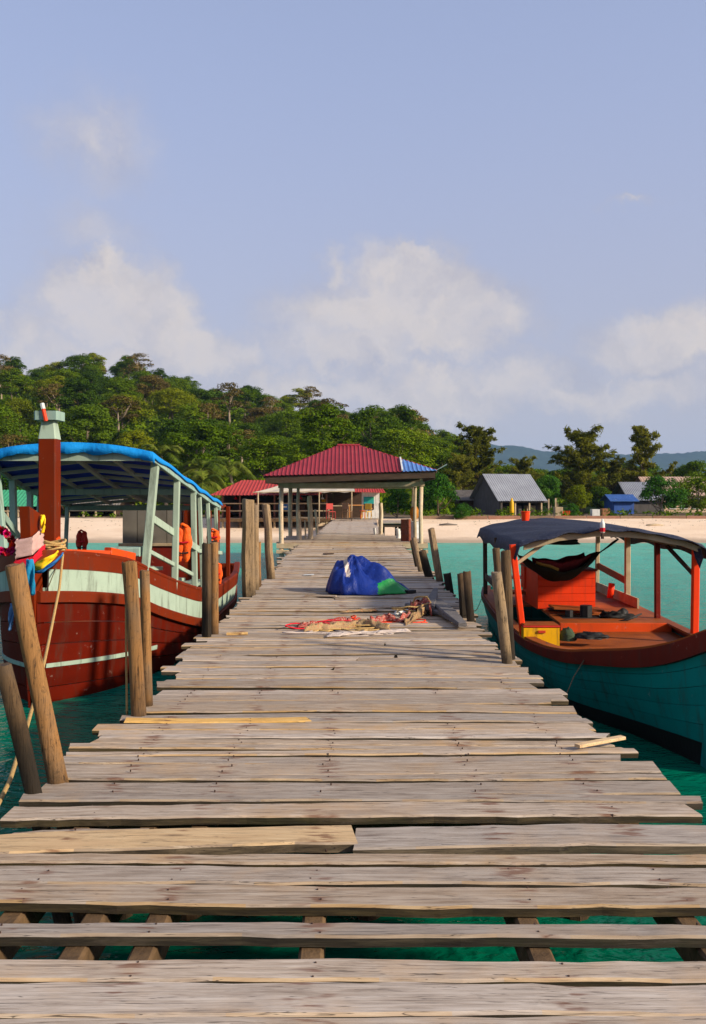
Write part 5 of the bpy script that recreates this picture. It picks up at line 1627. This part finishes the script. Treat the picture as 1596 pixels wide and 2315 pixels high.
mb = MB(); mb.loft([[Vector((rc(Y) + x, Y + q, z)) for x, q in ((-.045, -.05), (.045, -.05), (.05, .12), (-.05, .12))] for z, Y in ((-.3, 7.98), (0, 7.86), (.5, 7.74), (1.0, 7.66), (1.42, 7.58))]); mb.build('stem_post', TEAL, rb)
mb = MB(); mb.poly([(rc(17.2) - .95, 17.2, -.3), (rc(17.2) + .95, 17.2, -.3), (rc(17.2) + 1.05, 17.2, .64), (rc(17.2) - 1.05, 17.2, .64)]); mb.build('transom', TEAL, rb, solid=.05)
# decks, board by board
yy = 8.2
while yy < 12.55:
    b_ = crom(RG, yy + .1)[0] - .05; z = max(.42, zr_(yy + .1) - .11)
    mb = MB(); mb.beam((rc(yy) - b_, yy + .1, z), (rc(yy) + b_, yy + .1, z), .195, .035, c=.004); mb.build('deck_board', DECK_BROWN, rb); yy += .2
mb = MB(); mb.beam((rc(12.6) - .45, 12.6, .50), (rc(12.6) + 1.1, 12.6, .50), .05, .20); mb.build('deck_step', ORANGE, rb)
yy = 12.65
while yy < 16.9:
    hole = 13.0 < yy < 13.5
    l_, r_ = rc(yy) - (.45 if yy < 14.6 else 1.05), rc(yy) + 1.08
    if hole:
        for p_, q_ in ((l_, l_ + .12), (l_ + .95, r_)):
            mb = MB(); mb.beam((p_, yy + .1, .585), (q_, yy + .1, .585), .195, .035, c=.004); mb.build('deck_board', DECK_BROWN, rb)
    else:
        mb = MB(); mb.beam((l_, yy + .1, .585), (r_, yy + .1, .585), .195, .035, c=.004); mb.build('deck_board', DECK_BROWN, rb)
    yy += .2
mb = MB(); mb.grid(lambda u, v: Vector((rc(9 + 7.5 * v) + (u * 2 - 1) * (crom(RW, 9 + 7.5 * v)[0] - .06), 9 + 7.5 * v, .12)), 4, 12); mb.build('sole', HULL_BLACK, rb, solid=.03)
mb = MB(); mb.beam((rc(13.6) - .40, 13.62, .70), (rc(13.6) + .35, 13.62, .66), .4, .03); mb.build('engine_hatch', DECK_BROWN, rb)
mb = MB(); e_ = Vector((rc(13.2) - .05, 13.25, .45)); mb.box(e_, (.55, .35, .3)); mb.tube([e_ + Vector((.1, 0, .1)), e_ + Vector((.1, 0, .32))], .09, 8); mb.tube([e_ + Vector((-.15, 0, .1)), e_ + Vector((-.15, 0, .25))], .06, 8); eng = mb.build('engine', BLACKISH, rb)
# orange engine housing / cabin box
c0, c1 = P(1215, 1378, 14.1), P(1345, 1378, 14.1)
for i in range(5):
    z0 = .61 + .118 * i; mb = MB(); mb.box(((c0.x + c1.x) / 2, 14.1, z0 + .058), (c1.x - c0.x, .05, .115), ch=.006); mb.build('cabin_board', ORANGE_LT, rb)
for x in (c0.x + .03, c1.x - .03):
    mb = MB(); mb.box((x, 14.75, .90), (.05, 1.25, .6)); mb.build('cabin_side', ORANGE_LT, rb)
mb = MB(); mb.box(((c0.x + c1.x) / 2, 14.75, 1.215), (c1.x - c0.x + .06, 1.35, .03)); mb.build('cabin_top', GUN_RED, rb)
mb = MB(); q = P(1200, 1300, 15.2); mb.box(q, (.28, .3, .42)); mb.build('side_locker', ORANGE_LT, rb)
mb = MB(); mb.beam((2.4, 15.8, .95), (rc(15.8) - .4, 15.8, .95), .2, .05); mb.build('thwart', WHITE, rb)
mb = MB(); mb.beam((2.4, 15.2, .75), (rc(15.2) - .5, 15.2, .75), .25, .05); mb.build('thwart', DECK_BROWN, rb)
# canopy posts
RP = [((2.185, 11.5, .5), (2.04, 11.52, 1.76), ORANGE_LT, .075), ((4.40, 11.6, .5), (4.40, 11.55, 1.72), ORANGE_LT, .085), ((4.43, 13.1, .5), (4.41, 13.05, 1.75), GUN_RED, .075),
      ((4.54, 14.9, .5), (4.53, 14.85, 1.78), TANWOOD, .085), ((4.52, 16.7, .5), (4.52, 16.6, 1.78), TANWOOD, .07), ((2.37, 16.1, .5), (2.36, 16.1, 1.72), DARKWOOD, .07), ((2.28, 13.8, .5), (2.2, 13.8, 1.74), DARKWOOD, .07)]
for a_, c_, m_, w in RP:
    mb = MB(); mb.beam(a_, c_, w, w); mb.build('canopy_post', m_, rb)
mb = MB(); mb.beam((2.08, 11.55, 1.5), (2.5, 11.6, 1.80), .045, .045); mb.build('knee_brace', TANWOOD, rb)
mb = MB(); mb.beam((4.40, 11.58, 1.35), (4.15, 11.9, 1.72), .045, .045); mb.build('knee_brace', DARKWOOD, rb)
mb = MB(); mb.beam((4.53, 14.93, .97), (4.54, 16.66, 1.08), .03, .12); mb.build('side_board', DECK_BROWN, rb)
mb = MB(); mb.beam((4.50, 14.2, .68), (4.52, 16.8, .70), .03, .16); mb.build('side_board', TANWOOD, rb)
mb = MB(); mb.beam((2.36, 16.0, .95), (2.28, 13.9, .9), .03, .10); mb.build('side_board', DARKWOOD, rb)
mb = MB(); q = P(1379, 1352, 15.2); mb.tube([q, q + Vector((.03, 0, .25))], .055, 8); mb.build('bollard', ORANGE_LT, rb, True)


def rroof(u, v, dz=0, hw=1.24):
    Y = 11.35 + 5.3 * v; l_ = u * 2 - 1
    z = 1.735 + .215 * (1 - abs(l_) ** 2.0) + .012 * math.sin(v * 9 + u * 4) + .008 * math.sin(u * 31 + v * 17) + dz
    if abs(l_) > .96: z -= .10 + .03 * math.sin(v * 19)
    if abs(l_) > .99: z -= .05
    Yo = Y + (.025 * math.sin(u * 27) if v < .01 else 0)
    if v < .01: z -= .035 + .012 * math.sin(u * 40)
    return Vector((rc(Y) + l_ * hw - .01, Yo, z))


mb = MB(); mb.grid(lambda u, v: rroof(u, v, .02), 40, 26); cano = mb.build('canopy', TARP_NAVY, rb, True, solid=.012)
for v in (.02, .2, .4, .6, .8, .98):
    pts = [rroof(.05 + .9 * i / 10, v if v > .01 else .012, -.055) for i in range(11)]
    mb = MB(); mb.loft([[p + Vector(q) for q in ((0, -.02, -.04), (0, .02, -.04), (0, .02, .035), (0, -.02, .035))] for p in pts]); mb.build('canopy_bow', TANWOOD, rb)
for u in (.05, .28, .5, .72, .95):
    mb = MB(); mb.beam(rroof(u, .02, -.03), rroof(u, .98, -.03), .05, .03); mb.build('canopy_batten', TANWOOD, rb)
mb = MB(); mb.poly([P(1584, 1240, 11.4), P(1590, 1262, 11.4), P(1582, 1285, 11.42), P(1572, 1262, 11.45), P(1566, 1240, 11.5)]); mb.build('canvas_flap', TARP_NAVY, cano, solid=.01)

# things in the right boat
cb = thing('cooler_box', 'yellow cooler box with red lid on the foredeck of the teal boat', 'cooler box', P(1224, 1464, 11.3))
a_, c_ = P(1184, 1464, 11.3), P(1265, 1464, 11.3); w = c_.x - a_.x; cx_ = (a_.x + c_.x) / 2; zb = a_.z
mb = MB(); mb.box((cx_, 11.46, zb + .125), (w, .32, .25), ch=.012); mb.build('body', YELLOW, cb)
mb = MB(); mb.box((cx_, 11.46, zb + .262), (w + .012, .335, .024), ch=.006); mb.build('lid', GUN_RED if False else simple('red_plastic', (.55, .02, .01), None, 4), cb)
mb = MB(); mb.box((cx_, 11.46, zb + .28), (w * .96, .30, .012), ch=.004); mb.build('lid_top', DECK_BROWN, cb)
mb = MB(); mb.box((cx_, 11.29, zb + .2), (.09, .02, .03)); mb.build('latch', simple('red_latch', (.45, .03, .01), None, 4), cb)


def lump(name, label, cat, c, rx, ry, h, mat, seed, amp=.2, parent=None, nu=22, nv=12):
    c = Vector(c); mb = MB()

    def fn(u, v):
        a = u * 6.283; t = v
        d = Vector((math.cos(a) * math.cos(t * 1.57), math.sin(a) * math.cos(t * 1.57), math.sin(t * 1.57)))
        k_ = 1 + amp * mnoise.noise(d * 2.2 + Vector((seed, 0, 0))) + amp * .6 * mnoise.noise(d * 5 + Vector((0, seed, 0)))
        return c + Vector((d.x * rx * k_, d.y * ry * k_, d.z * h * k_))
    mb.grid(fn, nu, nv)
    o = mb.build(name, mat, parent, True)
    return tag(o, label, cat) if parent is None else o


lump('net_sack', 'olive net sack beside the yellow cooler box', 'sack', P(1283, 1447, 11.4), .11, .12, .15, SKIN_GREEN, 3)
lump('net_pile', 'small heap of dark rope on the foredeck of the teal boat', 'net', P(1338, 1442, 11.3), .20, .14, .06, BLACKISH, 5, .5)
lump('net_pile', 'dark fishing gear heaped by the engine hatch of the teal boat', 'net', P(1400, 1402, 13.2), .28, .2, .13, BLACKISH, 8, .5)
lump('net_pile', 'dark rope lying before the orange cabin of the teal boat', 'net', P(1275, 1380, 13.9), .26, .08, .06, BLACKISH, 9, .5)
mb = MB(); q = P(1420, 1410, 12.8); mb.tube([q + Vector((-.15, 0, .02)), q + Vector((0, 0, .06)), q + Vector((.2, .02, .14))], [.02, .018, .012], 6)
tag(mb.build('tiller', BLACKISH, None, True), 'dark tiller bar lying across the deck of the teal boat', 'tiller')
# hammock
hm = thing('hammock', 'dark net hammock slung under the navy canopy', 'hammock', P(1270, 1320, 12.6))
h0, h1 = P(1172, 1257, 12.3), P(1398, 1219, 12.9)


def hfn(u, v, dz=0, sc=1):
    p = h0.lerp(h1, u); sag = (.30 * math.sin(math.pi * min(1, u * 1.22)) ** 1.0 if u < .82 else .30 * math.sin(math.pi * 1.0004) + 0)
    sag = .36 * max(0, math.sin(math.pi * min(1, u / .78))) ** .9 + .17 * min(u / .78, 1) - .17 * max(0, (u - .78) / .22)
    l_ = v * 2 - 1; wdt = .34 * max(0, math.sin(math.pi * min(1, u / .80))) ** .7 + .02
    return p + Vector((0, l_ * wdt * sc, -sag + (.16 * l_ * l_) * min(1, wdt * 3) + dz + .01 * math.sin(u * 30 + v * 5)))


mb = MB(); mb.grid(hfn, 28, 10); mb.build('net', HAMM, hm, True, solid=.012)
mb = MB(); mb.grid(lambda u, v: hfn(.16 + .52 * u, v, .07 + .05 * math.sin(u * 3.14), .8), 18, 8); mb.build('blanket', HAMMR, hm, True, solid=.02)
mb = MB(); mb.grid(lambda u, v: hfn(.14 + .2 * u, v * .5, .045, .95), 8, 6); mb.build('yellow_cloth', simple('ochre_cloth', (.30, .16, .02), None, 8), hm, True, solid=.01)
for p_, q_ in ((h0, (2.1, 11.6, 1.72)), (h1, (3.75, 13.2, 1.83))):
    mb = MB(); mb.tube([p_, q_], .008, 5); mb.build('cord', ROPE_D, hm)
lump('stowed_bundle', 'dark bundle stowed under the navy canopy', 'bundle', P(1272, 1219, 12.6) + Vector((0, 0, -.07)), .25, .2, .10, BLACKISH, 12, .35)
bk = thing('bucket', 'small orange bucket standing on the navy canopy', 'bucket', rroof(.30, .80, .02))
c = W[bk]
mb = MB(); mb.loft([[c + Vector((math.cos(k_ * .449) * r_, math.sin(k_ * .449) * r_, z)) for k_ in range(14)] for r_, z in ((.062, 0), (.075, .15), (.082, .155), (.082, .17), (.07, .17), (.06, .05))]); mb.build('pail', ORANGE_LT, bk, True, angle=40)
mb = MB(); mb.tube([c + Vector((math.cos(a_ * .3) * .08, 0, .165 - math.sin(a_ * .3) * .0 + .0)) + Vector((0, -.03 * math.sin(a_ * .3), 0)) for a_ in range(11)], .004, 4); mb.build('handle', WHITE, bk)
bt = thing('hanging_bottle', 'white and red bottle hanging on the front edge of the navy canopy', 'bottle', rroof(.5, .0, -.1))
c = Vector(P(1362, 1202, 11.28))
mb = MB(); mb.loft([[c + Vector((math.cos(k_ * .785) * r_, math.sin(k_ * .785) * r_, z)) for k_ in range(8)] for r_, z in ((.02, -.02), (.032, 0), (.032, .1), (.012, .14), (.012, .16))]); mb.build('flask', WHITE, bt, True)
mb = MB(); mb.tube([c + Vector((0, 0, .0)), c + Vector((0, 0, .05))], .034, 8); mb.build('wrapper', RED_S, bt)
mb = MB(); mb.tube([c + Vector((0, 0, -.02)), c + Vector((.0, 0, -.09))], .02, 6); mb.build('weight', DARKWOOD, bt)
rope('dark line from the teal boat gunwale down to the pier edge', [P(1320, 1493, 9.3), P(1297, 1530, 9.0), P(1272, 1590, 8.6)], .007, ROPE_D)
rope('thin line from the teal boat stern to the twin stakes', [P(1090, 1352, 15.5), P(1078, 1378, 13.5), P(1066, 1385, 11.6)], .006, ROPE_D)

# ------------------------------------------------------------------ things lying on the pier
tp = thing('tarp_heap', 'crumpled royal blue tarp heap with green corner in the middle of the pier', 'tarp', (.2, 14.6, DECK))


def tarp_pt(u, v):
    a = u * 6.283; ca, sa = math.cos(a), math.sin(a)
    rx = .90 if ca > 0 else .44; ry = .52
    wv = mnoise.noise(Vector((ca * 2.2, sa * 2.2, 7)))
    r = v * (1 + .10 * wv + .05 * math.sin(a * 9))
    x = ca * rx * r; y = sa * ry * r
    prof = max(0, 1 - v) ** (.90 if ca > 0 else .55) if v < .999 else 0
    # creases running down from the peak, sharp on top and slack between
    c1 = abs(math.sin(a * 3.5 + 1.0 + .9 * wv + v * 1.1)); c2 = abs(math.sin(a * 6 + 2.2 - v * 2.0 + wv))
    fold = (.5 - c1) * .15 + (.5 - c2) * .07
    fold *= math.sin(min(1, v * 1.15) * 3.0)
    lum = .12 * math.exp(-((x + .30) ** 2 / .012 + (y + .10) ** 2 / .06)) + .10 * math.exp(-((x - .42) ** 2 + (y + .12) ** 2) / .03) - .03 * math.exp(-((x + .16) ** 2 / .005 + (y + .15) ** 2 / .05))
    n = .05 * mnoise.noise(Vector((x * 5, y * 5, 2))) + .025 * mnoise.noise(Vector((x * 13, y * 13, 4)))
    z = DECK + .01 + .60 * prof + (fold + lum * (1 if v < .95 else 0) + n) * min(1, (1 - v) * 5)
    return Vector((.015 + x + fold * .35, 14.75 + y + fold * .2, max(DECK + .008, z)))


mb = MB(); mb.grid(tarp_pt, 120, 40)
for i_, f in enumerate(mb.f):
    c = sum((mb.v[q] for q in f), Vector()) / 4
    dx, dz = c.x - .015, c.z - DECK
    if c.y < 14.75 and .38 < dx and dz < .25 - .38 * abs(dx - .60): mb.m[i_] = 1
    elif c.y < 14.8 and -.16 < dx + .22 * (dz - .45) < -.085 and .28 < dz < .56: mb.m[i_] = 2
mb.build('sheet', [TARPB, TARPG, PALE_CLOTH], tp, True, solid=.01)
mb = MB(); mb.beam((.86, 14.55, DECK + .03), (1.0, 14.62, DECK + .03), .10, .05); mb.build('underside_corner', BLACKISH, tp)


def rag(label, name, cat, pts, w, mat, seed, h=.05):
    pts = [Vector(p) for p in pts]; n = len(pts); mb = MB()

    def fn(u, v):
        q = u * (n - 1); i_ = min(n - 2, int(q)); p = pts[i_].lerp(pts[i_ + 1], q - i_)
        wn = w * (.7 + .6 * abs(mnoise.noise(Vector((u * 6, seed, 0)))) + .2 * math.sin(u * 11 + seed))
        nz = mnoise.noise(Vector((u * 6, v * 3, seed))) + .7 * mnoise.noise(Vector((u * 15, v * 8, seed)))
        bul = max(0, math.sin(v * 3.14)) ** .6; nz *= .6
        return Vector((p.x + .04 * mnoise.noise(Vector((u * 14, v * 5, seed + 3))), p.y + (v - .5) * wn, DECK + .012 + (h * .55 + h * nz) * bul * (1 if 0 < u < 1 else .2) + abs(nz) * .01))
    mb.grid(fn, 40, 12)
    return tag(mb.build(name, mat, None, True, solid=.006), label, cat)


def D(px, py): return Vector(((px - CX) / (py - HY) * (EYE - DECK), YD(py), DECK))


rag('long faded red netting strip on the pier, left end of the litter', 'net_scrap', 'net', [D(672, 1419), D(720, 1414), D(790, 1405), D(812, 1402)], .16, RED_CLOTH, 1.2, .05)
rag('tan sacking crumpled in the middle of the litter', 'sack_scrap', 'sack', [D(690, 1428), D(750, 1422), D(820, 1416), D(880, 1424)], .26, TAN_CLOTH, 3.4, .09)
rag('bright red net bundle in the middle of the litter', 'net_scrap', 'net', [D(838, 1412), D(870, 1404), D(905, 1408), D(930, 1400)], .22, RED_CLOTH, 5.1, .10)
rag('pale cloth strip lying in front of the litter', 'cloth_scrap', 'cloth', [D(740, 1440), D(800, 1436), D(860, 1432), D(925, 1430)], .14, PALE_CLOTH, 6.6, .03)
rag('tan and red net heap at the right end of the litter', 'net_scrap', 'net', [D(915, 1412), D(945, 1398), D(965, 1384), D(972, 1374)], .34, TAN_CLOTH, 7.7, .14)
rag('red cord bundle on top of the right-hand net heap', 'net_scrap', 'net', [D(925, 1390), D(945, 1380), D(965, 1382), D(975, 1394)], .14, RED_CLOTH, 8.8, .20)
rag('white plastic scrap behind the red net bundle', 'cloth_scrap', 'cloth', [D(893, 1392), D(915, 1388), D(938, 1384)], .14, WHITE, 9.3, .06)
rag('thin red thread trailing in front of the tarp', 'net_scrap', 'net', [D(770, 1386), D(810, 1384), D(850, 1383)], .10, TAN_CLOTH, 11.3, .03)
def tangle(label, c, rx, ry, h, mat, seed, r=.008, n=90):
    q = random.Random(seed); p = Vector((q.uniform(-1, 1), q.uniform(-1, 1), .2)); d = Vector((1, 0, 0)); pts = []
    for i_ in range(n):
        d = (d + Vector((q.gauss(0, .5), q.gauss(0, .5), q.gauss(0, .2))) - p * .16).normalized(); p = p + d * .22; p.z = max(.04, min(1, p.z))
        pts.append(c + Vector((p.x * rx, p.y * ry, p.z * h)))
    mb = MB(); mb.tube(pts, r, 5)
    return tag(mb.build('line_tangle', mat, None, True), label, 'rope')


tangle('tangle of thin red line on the left netting strip', D(735, 1414), .32, .12, .07, RED_S, 1)
tangle('tangle of tan line in the middle of the litter', D(800, 1420), .36, .16, .10, ROPE, 2, .010)
tangle('tangle of orange-red line on the red net bundle', D(890, 1406), .30, .14, .12, ORANGE_LT, 3)
tangle('tangle of pale rope on the right-hand net heap', D(950, 1392), .20, .18, .24, ROPE, 4, .012)
tangle('loose pale line straggling in front of the litter', D(850, 1434), .42, .10, .04, PALE_CLOTH, 5, .007)
BR = simple('grey_driftwood', (.22, .20, .19), (.10, .09, .085), 5, .85, .2, .6, (2, 8, 8), dist=.02)
for lab, a_, c_, w, h, z0, z1 in (('grey broken timber slanting to the right deck edge', D(985, 1378), D(1046, 1424), .19, .09, .10, .06), ('dark timber lying under the right-hand net heap', D(925, 1376), D(1030, 1402), .14, .07, .05, .05), ('short upright splintered timber behind the net heap', D(972, 1392), D(985, 1362), .12, .06, .10, .20)):
    a_.z += z0; c_.z += z1; mb = MB(); d_ = (c_ - a_)
    mb.beam(a_, a_ + d_ * .6, w, h, c=.015); mb.beam(a_ + d_ * .6, c_, w * .97, h * .96, c=.015, taper=.55)
    tag(mb.build('broken_timber', BR, None), lab, 'timber')
for lab, a_, c_, w, m_ in (('loose pale batten lying on the boards left of the tarp', D(690, 1349), D(760, 1351), .06, PLK), ('loose batten in front of the tarp', D(815, 1380), D(905, 1374), .07, PLK), ('small dark scrap of wood on the boards beyond the tarp', D(733, 1254), D(752, 1253), .12, DARKWOOD), ('loose tan stick near the left deck edge', D(512, 1437), D(560, 1436), .05, PLKY)):
    a_.z += .02; c_.z += .022; mb = MB(); mb.beam(a_, c_, w, .025, c=.004); tag(mb.build('loose_batten', m_, None), lab, 'wood scrap')
mb = MB(); q = D(697, 1302); mb.poly([q + Vector(v) for v in ((-.1, -.09, .02), (.12, -.1, .025), (.1, .1, .03), (-.08, .1, .02))]); tag(mb.build('paper_scrap', WHITE, None, solid=.006), 'white scrap lying on the boards by the left deck edge', 'scrap')

# ------------------------------------------------------------------ small things under the pavilion and along the shore
def chair(label, px, py, Y, mat, rz=0.0):
    c = P(px, py, Y); root = thing('chair', label, 'chair', c)
    f = lambda x, y, z: c + Matrix.Rotation(rz, 3, 'Z') @ Vector((x, y, z))
    mb = MB(); mb.beam(f(-.2, 0, .43), f(.2, 0, .43), .42, .04); mb.build('seat', mat, root)
    mb = MB(); mb.beam(f(-.2, .2, .72), f(.2, .2, .72), .03, .34); mb.build('backrest', mat, root)
    for sx in (-1, 1):
        mb = MB(); mb.beam(f(sx * .19, .2, 0), f(sx * .19, .21, .88), .035, .035); mb.build('leg', mat, root)
        mb = MB(); mb.beam(f(sx * .19, -.19, 0), f(sx * .19, -.19, .43), .035, .035); mb.build('leg', mat, root)


chair('red plastic chair at the left end of the walkway tables', 748, 1174, 50.5, paint('red_chair', (.45, .03, .02)), .4)
chair('yellow plastic chair beside the kiosk', 828, 1174, 50.8, paint('yellow_chair', (.65, .36, .02)), -.6)
chair('brown wooden chair right of the pale wooden table', 785, 1173, 50.9, simple('chair_wood', (.22, .11, .05), None, 4), 2.6)
sg = thing('signboard', 'small blue signboard on the restaurant rail', 'sign', P(640, 1150, RY - .1))
mb = MB(); q = P(640, 1146, RY - .12); mb.box(q, (.55, .03, .34)); mb.build('board', simple('blue_board', (.02, .10, .30), None, 4), sg)
mb = MB(); mb.box(q + Vector((0, -.02, 0)), (.42, .01, .08)); mb.build('white_panel', WHITE, sg)
for i, (px, lab, m_) in enumerate(((1012, 'driftwood log lying on the sand right of the pavilion', GREYWOOD), (1230, 'dark driftwood stick on the sand before the hut yard', DARKWOOD), (1480, 'pale driftwood log on the sand before the pink villa', TANWOOD))):
    xx = (px - CX) / FD * 54; z = ground_z(xx, 54)
    mb = MB(); mb.tube([(xx - .5, 54, z + .05), (xx, 54.1, z + .09), (xx + .6, 54.2, z + .05)], [.05, .07, .03], 7, jit=.15, seed=i)
    tag(mb.build('driftwood', m_, None, True), lab, 'driftwood')
dk = random.Random(3); cl = []
for i in range(300):
    y = 50.5 + 7 * dk.random() ** .5 + dk.gauss(0, .4); x = dk.uniform(-24, 26); s_ = dk.uniform(.02, .07)
    cl.append(((x, y, ground_z(x, y) + .02), (s_ * 2, s_ * 2, .02)))
o = link(leaves('wrack', cl, 5, .022, LEAF_B, 31), 'beach_litter'); tag(o, 'dry leaves and weed scattered over the sand', 'litter'); o['kind'] = 'stuff'

# ------------------------------------------------------------------ air
hz = MB()
x0, x1, y0, y1, z0, z1 = -4600, 4600, -3200, 3900, -8, 225
v = [(x, y, z) for x in (x0, x1) for y in (y0, y1) for z in (z0, z1)]
hz.v = [Vector(p) for p in v]
for f in ((0, 1, 3, 2), (4, 6, 7, 5), (0, 4, 5, 1), (2, 3, 7, 6), (0, 2, 6, 4), (1, 5, 7, 3)): hz.face(f)
hm_ = bpy.data.materials.new('haze_air'); hm_.use_nodes = True
nt = hm_.node_tree; nt.nodes.clear()
out = nt.nodes.new('ShaderNodeOutputMaterial'); pv = nt.nodes.new('ShaderNodeVolumePrincipled')
pv.inputs['Color'].default_value = (.42, .66, 1.0, 1); pv.inputs['Density'].default_value = .00013; pv.inputs['Anisotropy'].default_value = .0
nt.links.new(pv.outputs[0], out.inputs['Volume'])
o = hz.build('haze', hm_); o['kind'] = 'stuff'; tag(o, 'thin blue sea haze in the air over the bay', 'haze')
